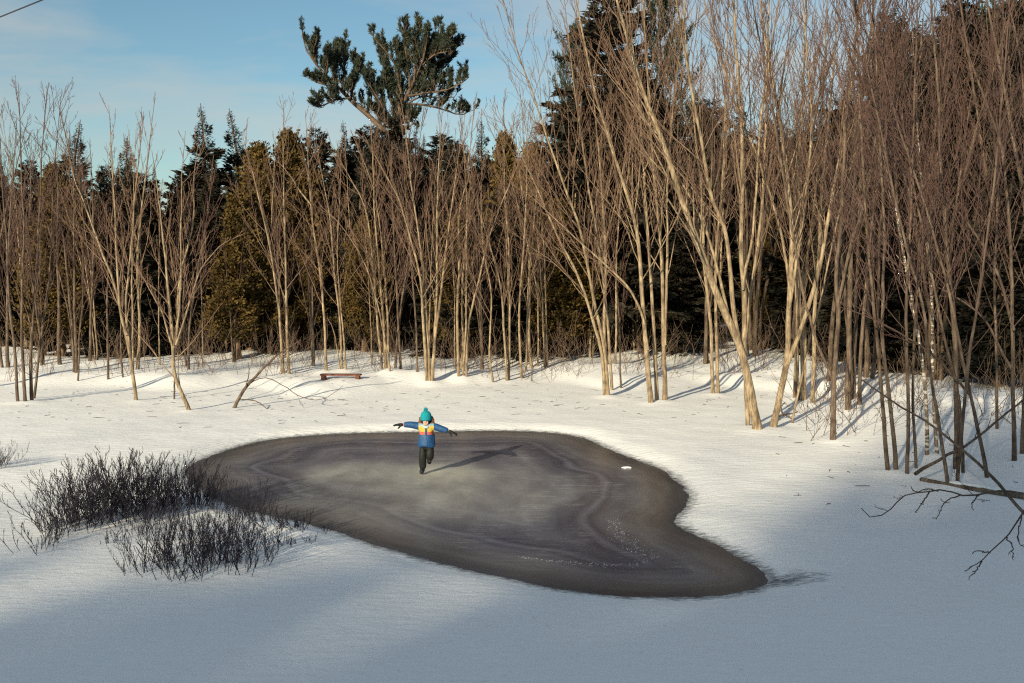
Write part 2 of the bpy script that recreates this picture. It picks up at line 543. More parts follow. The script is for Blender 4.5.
        fr = ramp(n, [(0.32, (0.42, 0.42, 0.42)), (0.60, (1, 1, 1))]); l.new(fn.outputs['Fac'], fr.inputs['Fac'])
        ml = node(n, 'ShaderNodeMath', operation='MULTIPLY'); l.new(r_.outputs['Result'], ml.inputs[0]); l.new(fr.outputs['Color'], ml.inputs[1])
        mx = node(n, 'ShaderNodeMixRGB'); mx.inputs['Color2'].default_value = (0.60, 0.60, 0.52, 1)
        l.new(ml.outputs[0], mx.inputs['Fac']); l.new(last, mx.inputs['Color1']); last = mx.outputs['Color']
    # thin skate scratches and hairline cracks, strongest away from the shore
    for ang, sc, amt in ((0.25, 1.0, 0.5), (-0.5, 0.8, 0.42), (1.2, 0.7, 0.32)):
        mp = node(n, 'ShaderNodeMapping'); mp.inputs['Rotation'].default_value = (0, 0, ang); mp.inputs['Scale'].default_value = (0.5 * sc, 11.0 * sc, 1.0)
        l.new(tc.outputs['Object'], mp.inputs['Vector'])
        sn = node(n, 'ShaderNodeTexNoise', Scale=1.0, Detail=2.0, Distortion=0.6); l.new(mp.outputs['Vector'], sn.inputs['Vector'])
        sr_ = ramp(n, [(0.485, (0, 0, 0)), (0.50, (1, 1, 1)), (0.515, (0, 0, 0))]); l.new(sn.outputs['Fac'], sr_.inputs['Fac'])
        gate = ramp(n, [(0.45, (0, 0, 0)), (0.62, (1, 1, 1))]); l.new(fn.outputs['Fac'], gate.inputs['Fac'])
        m1 = node(n, 'ShaderNodeMath', operation='MULTIPLY'); l.new(sr_.outputs['Color'], m1.inputs[0]); l.new(gate.outputs['Color'], m1.inputs[1])
        m2 = node(n, 'ShaderNodeMath', operation='MULTIPLY'); l.new(m1.outputs[0], m2.inputs[0]); l.new(fd.outputs['Result'], m2.inputs[1])
        m3 = node(n, 'ShaderNodeMath', operation='MULTIPLY'); m3.inputs[1].default_value = amt; l.new(m2.outputs[0], m3.inputs[0])
        mx = node(n, 'ShaderNodeMixRGB'); mx.inputs['Color2'].default_value = (0.55, 0.56, 0.58, 1)
        l.new(m3.outputs[0], mx.inputs['Fac']); l.new(last, mx.inputs['Color1']); last = mx.outputs['Color']
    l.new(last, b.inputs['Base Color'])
    b.inputs['Roughness'].default_value = 0.27
    b.inputs['IOR'].default_value = 1.31
    b.inputs['Specular IOR Level'].default_value = 0.35
    bp = node(n, 'ShaderNodeBump', Strength=0.12, Distance=0.03)
    l.new(ns.outputs['Fac'], bp.inputs['Height']); l.new(bp.outputs['Normal'], b.inputs['Normal'])
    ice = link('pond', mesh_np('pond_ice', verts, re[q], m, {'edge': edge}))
    tag(ice, 'frozen pond with grey brown banded ice in the snow clearing', 'pond', kind='structure')


build_ice()

# ------------------------------------------------------------------ bare trees
def branches(P, R, n_per, t_lo, t_hi, len_fn, ang, up, K, r_frac, r_min, r_tip, rng, wob=0.12):
    """children polylines of parents P (N,Kp,3): vectorised. Returns (M,K,3),(M,K)"""
    N, Kp, _ = P.shape
    pi = np.repeat(np.arange(N), n_per)
    M = len(pi)
    t = t_lo + (t_hi - t_lo) * ((np.tile(np.arange(n_per), N) + rng.uniform(0, 1, M)) / n_per)
    f = t * (Kp - 1)
    i0 = np.clip(f.astype(int), 0, Kp - 2); w = (f - i0)[:, None]
    p = P[pi, i0] * (1 - w) + P[pi, i0 + 1] * w
    T = nrm(P[pi, i0 + 1] - P[pi, i0])
    r = R[pi, i0] * (1 - w[:, 0]) + R[pi, i0 + 1] * w[:, 0]
    plen = np.linalg.norm(np.diff(P, axis=1), axis=2).sum(1)[pi]
    L = len_fn(t, plen, rng, M)
    rv = nrm(np.cross(T, nrm(rng.normal(size=(M, 3)))))
    a = rng.uniform(ang[0], ang[1], M)[:, None]
    d = nrm(T * np.cos(a) + rv * np.sin(a))
    s = np.linspace(0, 1, K)
    out = np.zeros((M, K, 3)); out[:, 0] = p
    cur = d
    for k in range(1, K):
        cur = nrm(cur + np.array([0, 0, 1.0]) * up / (K - 1) * 2 + rng.normal(size=(M, 3)) * wob)
        out[:, k] = out[:, k - 1] + cur * (L / (K - 1))[:, None]
    r0 = np.maximum(r * r_frac, r_min)
    rr = r0[:, None] * (1 - s)[None, :] + r_tip * s[None, :]
    return out, rr


def crown_of(stems, rng, dens=1.0, blen=1.0, t0=0.25, up=0.28):
    parts = []
    for P, R, tt in stems:
        L = np.linalg.norm(np.diff(P, axis=0), axis=1).sum()
        n1 = max(4, int(L / 0.40 * dens))
        P1, R1 = branches(P[None], R[None], n1, tt if tt is not None else t0, 0.985, lambda t, pl, g, M: pl * blen * (0.40 * (1 - t) + 0.085) * g.uniform(0.3, 1.15, M), (0.18, 0.75), up, 9, 0.40, 0.009, 0.0045, rng, 0.07)
        P2, R2 = branches(P1, R1, 5, 0.2, 0.97, lambda t, pl, g, M: pl * (0.40 * (1 - t) + 0.10) * g.uniform(0.35, 1.2, M), (0.2, 0.75), up * 0.8, 5, 0.6, 0.006, 0.0033, rng, 0.1)
        P3, R3 = branches(P2, R2, 3, 0.2, 0.97, lambda t, pl, g, M: pl * (0.35 * (1 - t) + 0.2) * g.uniform(0.4, 1.3, M), (0.25, 0.8), up * 0.7, 3, 0.65, 0.0042, 0.0026, rng)
        parts += [tubes(P1, R1, 3), tubes(P2, R2, 3), tubes(P3, R3, 3)]
    return join(parts)


def stem_radius(r0, K, tip=0.005, flare=0.35, rmin=None):
    s = np.linspace(0, 1, K)
    r = r0 * (1 - s) ** 0.85 * 0.94 + tip
    r = r * (1 + flare * np.exp(-s * 22))
    return r


def make_tree(stems_px, label, mat=None, lean=0.5, ext=None, cat='tree', group=None, dens=1.0, blen=1.0, mound=True, name='bare_tree', yshift=0.0, t0=0.25, up=0.28):
    """stems_px: list of (width_px, [(x,y)...], t_first_branch or None); the first point of the first stem stands on the snow"""
    rng = np.random.default_rng(abs(hash(label)) % 1000 if False else (sum(ord(ch) * (i + 3) for i, ch in enumerate(label)) % 100000))
    mat = mat or M_BARK
    bx, by = stems_px[0][1][0]
    base = ground_pt(bx, by)
    Y0 = base[1]
    root = tag(link(name, None, loc=base), label, cat, group)
    ws = []
    for s in stems_px:
        w, pts = s[0], list(s[1])
        tt = s[2] if len(s) > 2 else None
        fork = len(s) > 3 and s[3]
        (xa, ya), (xb, yb) = pts[-2], pts[-1]
        top = ext
        if top is not None and yb > top and abs(xb - xa) < 0.5 * abs(ya - yb):
            k = (yb - top) / max(ya - yb, 20)
            pts.append((xb + (xb - xa) * k * 0.75, top))
        if not fork:
            g = ground_pt(*pts[0]) if abs(pts[0][1] - by) < 25 else base
            ys = g[1]
        else:
            ys = Y0
        dl = rng.uniform(-1, 1) * lean
        top_y = pts[-1][1]; bot_y = by
        W = []
        for (x, y) in pts:
            h = (bot_y - y) / max(bot_y - top_y, 1)
            W.append(at_depth(x, y, ys + dl * max(h, 0) ** 1.3))
        W = np.array(W)
        if not fork:
            W[0, 2] = gz(W[0, 0], W[0, 1]) + 0.02
            W = np.vstack([W[0] + np.array([0, 0, -0.25]) + (W[0] - W[1]) * 0.04, W])
        K = 34
        P = catmull(W, K)
        wobble = np.cumsum(rng.normal(size=(K, 3)), axis=0) * 0.006
        P[2:] += (wobble - wobble[1])[2:] * np.array([1, 1, 0.3])
        r0 = w * ys / F / 2 * 0.53
        R = stem_radius(r0, K, flare=0.0 if fork else 0.30)
        me_v, me_q, me_r = tubes(P[None], R[None], 9, 0.035)
        link('trunk', mesh_np('trunk', me_v - base, me_q, mat, {'radius': me_r}), root)
        ws.append((P, R, tt if tt is not None else t0))
        if mound and not fork:
            MOUNDS.append((P[1, 0], P[1, 1], 0.02 + r0 * 0.25, 0.25 + r0 * 2))
    v, q, r = crown_of(ws, rng, dens, blen, t0, up)
    link('crown', mesh_np('crown', v - base, q, mat, {'radius': r}), root)
    return root


TREES = [
 # left shore
 ('clump of four slender bare stems rising together from the open snow', M_BARKG, None, [
   (5.5, [(18, 403), (15, 356), (10.5, 303), (7, 233), (3.5, 180), (0, 105)]), (6, [(25, 403), (22, 349), (22, 296), (24.5, 226), (22, 180), (19, 82)]),
   (6, [(32, 402), (31, 349), (34, 285), (38, 215), (40, 150), (46, 88)]), (4.5, [(34, 399), (42, 338), (51, 275), (54, 208), (54, 180), (62, 96)])]),
 ('bare tree forking low and leaning back over the snow beside the crooked sapling', M_BARK, None, [
   (6.5, [(136, 401), (131, 356), (127, 335), (116, 285), (102, 250), (84, 201), (74, 175), (62, 110)]), (5, [(127, 335), (121, 313), (116, 250), (112, 180), (108, 105)], None, True),
   (4.5, [(129, 346), (127, 301), (133, 234), (134, 200), (142, 112)], None, True)]),
 ('crooked multi-stemmed tree whose base bends over a hollow in the snow', M_BARK, None, [
   (7.5, [(189, 411), (181, 391), (174, 370), (172.6, 335), (168, 285), (163, 236), (158, 194), (152, 150)], 0.1), (4.5, [(175, 345), (177, 327), (181, 278), (193, 226), (194, 180), (199, 135)], 0.15, True),
   (4.5, [(174, 355), (179, 300), (181, 233), (183, 180), (187, 130)], 0.15, True), (3.5, [(176, 345), (184, 320), (198, 275), (219, 247), (244, 233)], 0.2, True), (3.5, [(172, 345), (160, 310), (143, 275), (132, 262)], 0.2, True)]),
 ('pair of thin upright stems standing behind the crooked multi-stemmed tree', M_BARKG, None, [
   (4.5, [(189, 370), (190.5, 327), (197, 278), (208, 215), (214, 165)]), (4, [(186, 367), (183, 320), (184, 260), (176, 190)])]),
 ('two pale stems parting in a narrow V in front of the cedar', M_BARK, None, [
   (6, [(283, 375), (280.6, 320), (277, 285), (270, 240), (261, 201), (255, 175), (243, 130)]), (6, [(289, 375), (287, 320), (286, 268), (285, 222), (284, 180), (283, 105)])]),
 ('single slim trunk curving left just behind the bench', M_BARK, None, [
   (5.5, [(326, 371), (324.5, 320), (321, 275), (316, 240), (312, 208), (310, 180), (306, 110)]), (3, [(311, 205), (300, 190), (288, 172), (272, 155)], 0.3, True)]),
 ('three thin stems standing behind the right end of the bench', M_BARK, None, [
   (4.5, [(342, 371), (340, 320), (335, 271), (331.5, 226), (324.5, 187), (316, 140)]), (3.5, [(346, 371), (342, 313), (338, 255), (341, 190), (340, 140)]), (3, [(340, 371), (336, 345), (331, 328), (320, 310)])]),
 ('fan of long arching stems sweeping left above the bench', M_BARK, None, [
   (5, [(382, 371), (377, 313), (374, 268), (368, 222), (361, 198), (351, 180), (328, 138)]), (5.5, [(386, 371), (381, 285), (375, 215), (374, 180), (370, 105)]),
   (4.5, [(388, 371), (388, 320), (385, 260), (374, 190), (350, 130)]), (3.5, [(390, 372), (383, 330), (366, 268), (340, 225), (318, 205)])]),
 ('tight bundle of brownish stems between the arching fan and the tall fan of pale trunks', M_BARKG, None, [
   (4.5, [(395, 371), (400, 313), (407, 268), (412, 215), (415, 180), (424, 105)]), (4.5, [(401, 371), (398, 310), (395, 250), (392, 180), (388, 110)]), (4, [(417, 372), (416, 320), (410, 250), (406, 190), (402, 120)])]),
 ('tall fan of four pale trunks directly behind the child', M_BARK, None, [
   (6.5, [(427, 383), (423, 320), (420, 278), (410, 240), (398, 201), (386, 178), (362, 135)]), (6.5, [(430, 383), (427, 320), (424, 275), (417, 215), (412, 180), (403, 98)]),
   (6.5, [(432, 383), (434, 345), (437, 285), (437, 226), (438, 180), (443, 98)]), (5, [(434, 345), (442, 285), (449, 233), (454, 198), (463, 125)], None, True)]),
 ('single straight pale trunk right of the tall fan of pale trunks', M_BARK, None, [
   (5.5, [(459, 378), (458, 320), (459.5, 268), (459.5, 215), (467, 180), (476, 98)])]),
 ('two stems of which one leans right across its crossing neighbours', M_BARK, None, [
   (5, [(466, 378), (468, 327), (479, 282), (487.6, 243), (503, 201), (512, 180), (534, 125)]), (4, [(463, 377), (466, 320), (466, 250), (467, 200), (462, 120)])]),
 ('thin wavy sapling with a small heap of snow at its foot', M_BARK, None, [
   (3.8, [(493, 383), (489, 352), (492, 296), (484, 250), (482, 200), (486, 150)])]),
 ('pair of thin trunks crossing, one leaning left and one upright', M_BARK, None, [
   (4.8, [(507, 382), (505, 345), (500, 285), (489, 243), (475, 201), (469, 180), (458, 125)]), (4, [(509, 381), (509.5, 320), (509, 250), (506, 180), (505, 98)])]),
 ('two slender poles standing close together left of the low cedar', M_BARK, None, [
   (4.8, [(521.5, 379), (520, 313), (524, 243), (526, 190), (529, 110)]), (3.6, [(526, 372), (528, 295), (533, 230), (540, 160), (548, 100)])]),
 # right of the pond: tall trees that run out of the top of the picture
 ('tree of three trunks bowing far to the left beside the low cedar', M_BARK, -30, [
   (7, [(605, 397), (602, 355), (591, 313), (577, 274), (561, 243), (545, 208), (535, 185), (512, 140), (488, 105)]), (7, [(608, 397), (604, 345), (596, 309), (589, 271), (579, 225), (566, 190), (548, 140), (532, 90), (520, 60)]),
   (5.5, [(612, 391), (607.6, 330), (603, 285), (596, 232), (588, 190), (575, 110), (565, 30)])]),
 ('short thin stem between the bowing trunks and the big four-stemmed tree', M_BARKG, None, [
   (3.6, [(621, 389), (619, 330), (617, 306), (612, 260), (605, 200)])]),
 ('big tree of four tall trunks with a long bough reaching left', M_BARK, -90, [
   (9.5, [(651, 404), (647, 358), (642, 298), (637, 236), (625, 190), (606, 130), (590, 70)]), (7.5, [(657, 402), (654, 347), (651, 290), (647, 235), (645, 200), (638, 100), (630, 30)]),
   (8.5, [(665, 402), (664.6, 351), (663, 288), (662, 253), (657, 200), (650, 120), (645, 30)]), (5, [(665, 345), (668, 235), (667, 200), (674, 100), (684, 20)], None, True), (5, [(648, 350), (642, 315), (628, 288), (607, 267), (565, 229), (533, 200), (512, 186)], 0.25, True)]),
 ('two close parallel trunks in the gap where blue snow shows through', M_BARK, -60, [
   (7, [(713, 395), (711, 358), (710, 323), (703, 260), (701, 200), (692, 110), (684, 30)]), (6.5, [(718, 395), (717, 358), (716, 312), (716, 253), (722, 180), (726, 90)])]),
 ('stout trunk leaning away over the shore, fanning into many tall stems', M_BARK, -110, [
   (17, [(758, 431), (752, 404), (744, 362), (733, 330), (717, 295), (703, 256), (682, 200), (662, 140), (636, 70)], 0.3), (9, [(740, 348), (732, 302), (728, 263), (722.6, 228), (708.5, 195), (696, 130), (682, 50)], None, True),
   (10, [(744, 360), (745, 302), (741, 253), (742, 200), (741, 120), (735, 40)], None, True), (5, [(743, 290), (745, 270), (752, 239), (755, 200), (762, 110), (775, 20)], None, True), (6, [(728, 315), (718, 270), (700, 215), (672, 165), (640, 125)], 0.25, True), (7.5, [(748, 427), (746, 385), (746, 345), (750, 300), (760, 230), (768, 130), (770, 40)])]),
 ('trunk leaning right from the same spot, right half of the V, forking at chest height', M_BARK, -110, [
   (12, [(773, 429), (784, 378), (788, 355), (789, 308), (791, 273), (792, 220), (782, 130), (766, 40)], 0.3), (8.5, [(787, 365), (803, 325), (819, 273), (828, 220), (845, 130), (856, 50)], None, True),
   (6, [(789, 310), (797, 260), (806, 200), (812, 120), (806, 40)], None, True), (5, [(790, 290), (780, 230), (758, 160), (730, 90)], None, True)]),
 ('two straight trunks standing side by side behind the V shaped pair', M_BARK, -60, [
   (7, [(795, 399), (796, 340), (798, 270), (796, 200), (802, 110), (806, 30)]), (6.5, [(802, 397), (804, 330), (806, 270), (815, 200), (822, 110)])]),
 ('straight trunk forking into a leaning limb above the shaded snow', M_BARK, -60, [
   (8, [(812.6, 404), (814, 361), (814, 315), (819, 250), (822, 190), (829, 100), (836, 20)]), (3.5, [(792, 424), (801, 380), (810, 336), (822, 290)])]),
 ('thick upright trunk standing alone furthest out on the right shore', M_BARKG, -90, [
   (10, [(833, 441), (834, 378), (839, 315), (838, 273), (844, 220), (850, 110), (860, 20)]), (5, [(834, 385), (831, 375), (817, 343), (809, 310), (800, 270)], 0.3, True), (5, [(839, 300), (850, 250), (868, 190), (880, 110), (884, 30)], None, True)]),
 ('two thick trunks close together behind the lone right shore trunk', M_BARKG, -80, [
   (11, [(848, 411), (849, 361), (850.6, 273), (853, 220), (861, 100), (872, 10)]), (7, [(860, 406), (860, 350), (866, 270), (874, 190), (893, 90)])]),
 ('bundle of four dark stems growing from one snowy hummock in the shade', M_BARKG, -100, [
   (7.5, [(888, 473), (882, 400), (876, 330), (869, 250), (862, 150), (857, 50)]), (7.5, [(896, 473), (889, 400), (881, 330), (884, 230), (879, 120), (874, 20)]),
   (6.5, [(907, 476), (908, 400), (906, 300), (912, 200), (916, 80)]), (5, [(916, 470), (913, 380), (921, 250), (937, 120), (950, 30)])]),
 ('white-flecked birch stems leaning left out of the shaded thicket', M_BIRCH, -80, [
   (6.5, [(927, 457), (925, 380), (913, 300), (893, 190), (884, 150), (866, 30)]), (6, [(937, 456), (932, 380), (929, 280), (918, 150), (912, 50)])]),
 ('stoutest dark trunk of the shaded thicket with two thinner stems at its foot', M_BARKG, -100, [
   (10, [(956, 471), (955, 380), (949, 300), (941, 200), (936, 100), (930, 20)]), (5.5, [(963, 475), (958, 400), (942, 330), (926, 250), (905, 150)]), (6, [(948, 487), (941, 440), (931, 380), (921, 300), (898, 220)]), (6, [(957, 486), (962, 430), (971, 350), (987, 250), (1000, 140)])]),
 ('thin trunk leaning left with long low boughs above the snowy log', M_BARKG, -60, [
   (6.5, [(987, 479), (975, 420), (960, 360), (945, 290), (920, 200), (890, 110)]), (4.5, [(970, 395), (930, 352), (880, 322), (838, 306)], 0.2, True)]),
 ('slim upright trunk deep in the shade behind the snowy log', M_BARKG, -50, [
   (5, [(997, 430), (997, 350), (996, 290), (1000, 200), (1004, 100)])]),
 ('tree bowing over from the shaded bank with its stems arching left', M_BARKG, -90, [
   (8, [(1014, 462), (1014, 400), (1014, 330), (1011, 240), (1003, 154), (990, 110), (965, 44), (945, -10)]), (7, [(1022, 455), (1024, 380), (1028, 280), (1030, 180), (1018, 60), (1002, -10)]), (5, [(1014, 330), (990, 262), (950, 205), (905, 165), (880, 150)], 0.2, True), (4.5, [(1012, 370), (985, 320), (945, 290), (900, 272)], 0.2, True)]),
]
for label, mat, ext, stems in TREES:
    make_tree(stems, label, mat, ext=ext, dens=1.0)

# straight background trunks of the left wood
for i, (w, pts) in enumerate([(7.5, [(60, 365), (58, 306), (56, 240), (56, 160)]), (5.5, [(72, 350), (71, 260), (70, 170), (69, 120)]), (6, [(90, 362), (92, 290), (93, 230), (90, 150)]),
                              (4, [(108, 380), (107, 330), (106, 270), (104, 200)]), (3.2, [(123, 378), (121, 330), (124, 280), (126, 220)]), (3.2, [(78, 381), (79, 340), (83, 290), (80, 230)]), (3, [(174, 400), (174, 370), (170, 330), (166, 280)])]):
    make_tree([(w, pts, 0.35)], 'thin straight trunk of the shaded wood behind the open left shore' + ' ' * i, M_BARKG, group='background trunks left', dens=0.7)['label'] = 'thin straight trunk of the shaded wood behind the open left shore'


# generic clumps, copied through the depth of the wood
def generic_clump(seed, n, H, spread, mat, label, group, dens=0.8):
    rng = np.random.default_rng(seed)
    root = tag(link('bare_tree', None, loc=(0, 0, 0)), label, 'tree', group)
    ws = []
    for i in range(n):
        a = rng.uniform(0, 6.28); h = H * rng.uniform(0.75, 1.05); s = spread * rng.uniform(0.3, 1.0)
        b0 = np.array([math.cos(a), math.sin(a), 0]) * rng.uniform(0.05, 0.22)
        pts = [b0 + np.array([0, 0, -0.3]), b0 * 1.5 + np.array([0, 0, h * 0.15]), np.array([math.cos(a) * s * 0.35, math.sin(a) * s * 0.35, h * 0.45]), np.array([math.cos(a) * s * 0.75, math.sin(a) * s * 0.75, h * 0.8]), np.array([math.cos(a) * s, math.sin(a) * s, h])]
        P = catmull(pts, 26); P[2:] += (np.cumsum(rng.normal(size=(26, 3)), axis=0) * 0.008)[2:]
        R = stem_radius(rng.uniform(0.026, 0.060), 26)
        v, q, r = tubes(P[None], R[None], 7, 0.03)
        link('trunk', mesh_np('trunk', v, q, mat, {'radius': r}), root)
        ws.append((P, R, 0.22))
    v, q, r = crown_of(ws, rng, dens, 1.0)
    link('crown', mesh_np('crown', v, q, mat, {'radius': r}), root)
    return root


LANDMARKS = [(-40, 'the clump of four slender stems'), (90, 'the low forking tree'), (165, 'the crooked multi-stemmed tree'), (228, 'the rusty cedars'), (283, 'the two pale stems in a V'), (325, 'the bench'),
             (372, 'the arching fan of stems'), (428, 'the tall fan of pale trunks'), (465, 'the stem leaning right'), (508, 'the crossing pair of thin trunks'), (560, 'the low olive cedar'), (605, 'the three bowing trunks'),
             (655, 'the big four-stemmed tree'), (712, 'the two close parallel trunks'), (764, 'the V shaped pair of trunks'), (812, 'the straight trunk with a leaning limb'), (850, 'the lone right shore trunk'), (905, 'the bundle of four dark stems'), (955, 'the snowy fallen log'), (1010, 'the tree bowing over the shaded bank')]


def landmark(px):
    return min(LANDMARKS, key=lambda q: abs(q[0] - px))[1]


FG = 'young trees filling the wood edge'
GKIND = ['two-stemmed tan young tree', 'three-stemmed grey young tree', 'single-stemmed tan young tree', 'three-stemmed tan young tree', 'two-stemmed grey young tree']
GEN = [generic_clump(50 + k, nn, hh, sp, mt, GKIND[k], FG, 0.68) for k, (nn, hh, sp, mt) in enumerate([(2, 9.0, 1.4, M_BARK), (3, 10.0, 2.4, M_BARKG), (1, 9.0, 0.7, M_BARK), (3, 11.0, 2.8, M_BARK), (2, 8.0, 1.8, M_BARKG)])]
GH = [9.0, 10.0, 9.0, 11.0, 8.0]
first = [True] * len(GEN)


def place_gen(k, loc, rot, sc, label, group):
    if first[k]:
        first[k] = False
        o = GEN[k]; o.location = loc; o.rotation_euler = (0, 0, rot); o.scale = (sc, sc, sc)
        o['label'] = label; o['group'] = group
        return o
    return dup(GEN[k], loc, rot, sc, label, group)


fr = np.random.default_rng(99)
NF = 50
for i in range(NF):
    px = -30 + 1090 * (i + fr.uniform(0, 1)) / NF
    Y = fr.uniform(34.0, 42.0)
    if px > 780: Y = fr.uniform(26, 38)
    x = (px - 512) / F * Y
    # height of the skyline of twigs, in pixels above the horizon line
    top = np.interp(px, [0, 60, 150, 190, 260, 340, 480, 520, 560, 700, 1024], [95, 90, 105, 165, 135, 125, 120, 85, 20, -20, -50]) + fr.uniform(-12, 70)
    H = (HORIZON - top) / F * Y + CAMZ - gz(x, Y)
    k = int(fr.integers(0, 5)) if px < 820 else [1, 4][i % 2]
    place_gen(k, (x, Y, gz(x, Y)), fr.uniform(0, 6.28), H / GH[k], GKIND[k] + ' in the wood behind ' + landmark(px), FG)
# ------------------------------------------------------------------ conifers
def leaf_quads(p, d, L, W, rng):
    """thin diamond sprays at points p along d"""
    n = len(p)
    side = nrm(np.cross(d, nrm(rng.normal(size=(n, 3)))))
    L = L[:, None]; W = W[:, None]
    v = np.stack([p, p + d * L * 0.45 + side * W * 0.5, p + d * L, p + d * L * 0.45 - side * W * 0.5], axis=1)
    q = np.arange(n * 4).reshape(n, 4)
    return v.reshape(-1, 3), q


def conifer(name, seed, H, Rmax, kind, mat_leaf, mat_bark, label, group, clear=0.06, n_el=12000, trunk_r=0.16):
    rng = np.random.default_rng(seed)
    root = tag(link(name, None, loc=(0, 0, 0)), label, 'tree', group)
    K = 24
    P = catmull([(0, 0, -0.3), (rng.normal() * 0.05, rng.normal() * 0.05, H * 0.3), (rng.normal() * 0.12, rng.normal() * 0.12, H * 0.7), (0, 0, H)], K)
    R = trunk_r * (1 - np.linspace(0, 1, K)) + 0.012
    R = R * (1 + 0.4 * np.exp(-np.linspace(0, 1, K) * 20))
    v, q, r = tubes(P[None], R[None], 9, 0.05)
    link('trunk', mesh_np('trunk', v, q, mat_bark, {'radius': r}), root)
    nb = {'spruce': 300, 'cedar': 340, 'pine': 110, 'hemlock': 260}[kind]
    u = (np.arange(nb) + rng.uniform(0, 1, nb)) / nb
    z = H * (clear + (1 - clear) * u ** 0.9 * 0.985)
    a = rng.uniform(0, 2 * math.pi, nb)
    h = (z / H - clear) / (1 - clear)
    if kind == 'spruce':
        prof = (1 - h) ** 0.85 * (0.85 + 0.15 * np.sin(h * 60)) + 0.012
        el0 = np.interp(h, [0, 0.6, 1], [-0.45, -0.1, 0.75]); upk = 0.5
    elif kind == 'cedar':
        prof = np.sqrt(np.clip(1 - h, 0, 1)) * (0.75 + 0.25 * np.sin(h * 3.0)) + 0.05
        el0 = np.interp(h, [0, 1], [0.15, 1.1]); upk = 0.6
    elif kind == 'hemlock':
        prof = np.clip(1 - h, 0, 1) ** 0.65 + 0.05
        el0 = np.interp(h, [0, 1], [-0.15, 0.6]); upk = 0.0
    else:
        prof = np.interp(h, [0, 0.25, 0.6, 0.85, 1.0], [0.55, 1.0, 0.9, 0.6, 0.2])
        el0 = np.interp(h, [0, 1], [0.05, 0.9]); upk = 0.55
    lump = 1 + 0.22 * np.sin(a * 3 + z * 0.8 + rng.uniform(0, 6)) * (1 if kind != 'spruce' else 0.4)
    L = Rmax * prof * lump * rng.uniform(0.65, 1.12, nb)
    d = np.stack([np.cos(a) * np.cos(el0), np.sin(a) * np.cos(el0), np.sin(el0)], 1)
    Kb = 6
    B = np.zeros((nb, Kb, 3)); B[:, 0] = np.stack([np.interp(z, P[:, 2], P[:, 0]), np.interp(z, P[:, 2], P[:, 1]), z], 1)
    cur = d
    for k in range(1, Kb):
        cur = nrm(cur + np.array([0, 0, upk * 0.3]) + rng.normal(size=(nb, 3)) * 0.06)
        B[:, k] = B[:, k - 1] + cur * (L / (Kb - 1))[:, None]
    Rb = np.linspace(1, 0.2, Kb)[None] * np.maximum(0.008, L * 0.012)[:, None]
    bt = tubes(B, Rb, 3)
    link('branches', mesh_np('branches', bt[0], bt[1], mat_bark, {'radius': bt[2]}), root)
    # sprays
    wgt = L ** 1.3 / (L ** 1.3).sum()
    bi = rng.choice(nb, n_el, p=wgt)
    if kind == 'pine':
        # foliage sits in plumes on short shoots near the branch ends
        ns = 14
        sb, _ = branches(B, Rb, ns, 0.3, 1.0, lambda t, pl, g, M: pl * (0.28 * (1 - t) + 0.12) * g.uniform(0.5, 1.2, M) + 0.1, (0.3, 1.0), 0.7, 3, 0.5, 0.006, 0.005, rng)
        per = max(1, n_el // len(sb))
        si = np.repeat(np.arange(len(sb)), per)
        t = rng.uniform(0.2, 1, len(si))[:, None]
        p = sb[si, 0] * (1 - t) + sb[si, 2] * t
        dd = nrm(nrm(sb[si, 2] - sb[si, 0]) * 0.8 + rng.normal(size=(len(si), 3)) * 0.5 + np.array([0, 0, 0.35]))
        Ls = rng.uniform(0.14, 0.30, len(si)); Ws = rng.uniform(0.03, 0.06, len(si))
    else:
        t = rng.uniform(0, 1, n_el) ** (0.6 if kind != 'cedar' else 0.45)
        f = t * (Kb - 1); i0 = np.clip(f.astype(int), 0, Kb - 2); w = (f - i0)[:, None]
        p = B[bi, i0] * (1 - w) + B[bi, i0 + 1] * w
        T = nrm(B[bi, i0 + 1] - B[bi, i0])
        lat = nrm(np.cross(T, np.array([0, 0, 1.0])) + 1e-6) * np.where(rng.uniform(size=n_el) < 0.5, -1, 1)[:, None]
        if kind == 'cedar':
            dd = nrm(T * 0.5 + lat * rng.uniform(0, 0.9, (n_el, 1)) + np.array([0, 0, 0.5]) + rng.normal(size=(n_el, 3)) * 0.45)
            p = p + rng.normal(size=(n_el, 3)) * 0.10
            Ls = rng.uniform(0.10, 0.22, n_el); Ws = rng.uniform(0.05, 0.10, n_el)
        else:
            sp = 0.28 * (1 - t) + 0.1
            p = p + lat * (rng.uniform(0, 1, n_el) * sp * np.minimum(L[bi], 1.6))[:, None] + np.array([0, 0, -1.0]) * (rng.uniform(0, 0.12, n_el) * (2 if kind == 'spruce' else 1))[:, None]
            dd = nrm(T * 0.8 + lat * 0.6 + rng.normal(size=(n_el, 3)) * 0.3 + np.array([0, 0, -0.25]))
            ks = np.clip(L[bi] / 0.9, 0.3, 1.0)
            Ls = rng.uniform(0.18, 0.42, n_el) * ks; Ws = rng.uniform(0.07, 0.15, n_el) * ks
    v, q = leaf_quads(p, dd, Ls, Ws, rng)
    link('crown', mesh_np('crown', v, q, mat_leaf, shade=False), root)
    root['_h'] = H
    return root


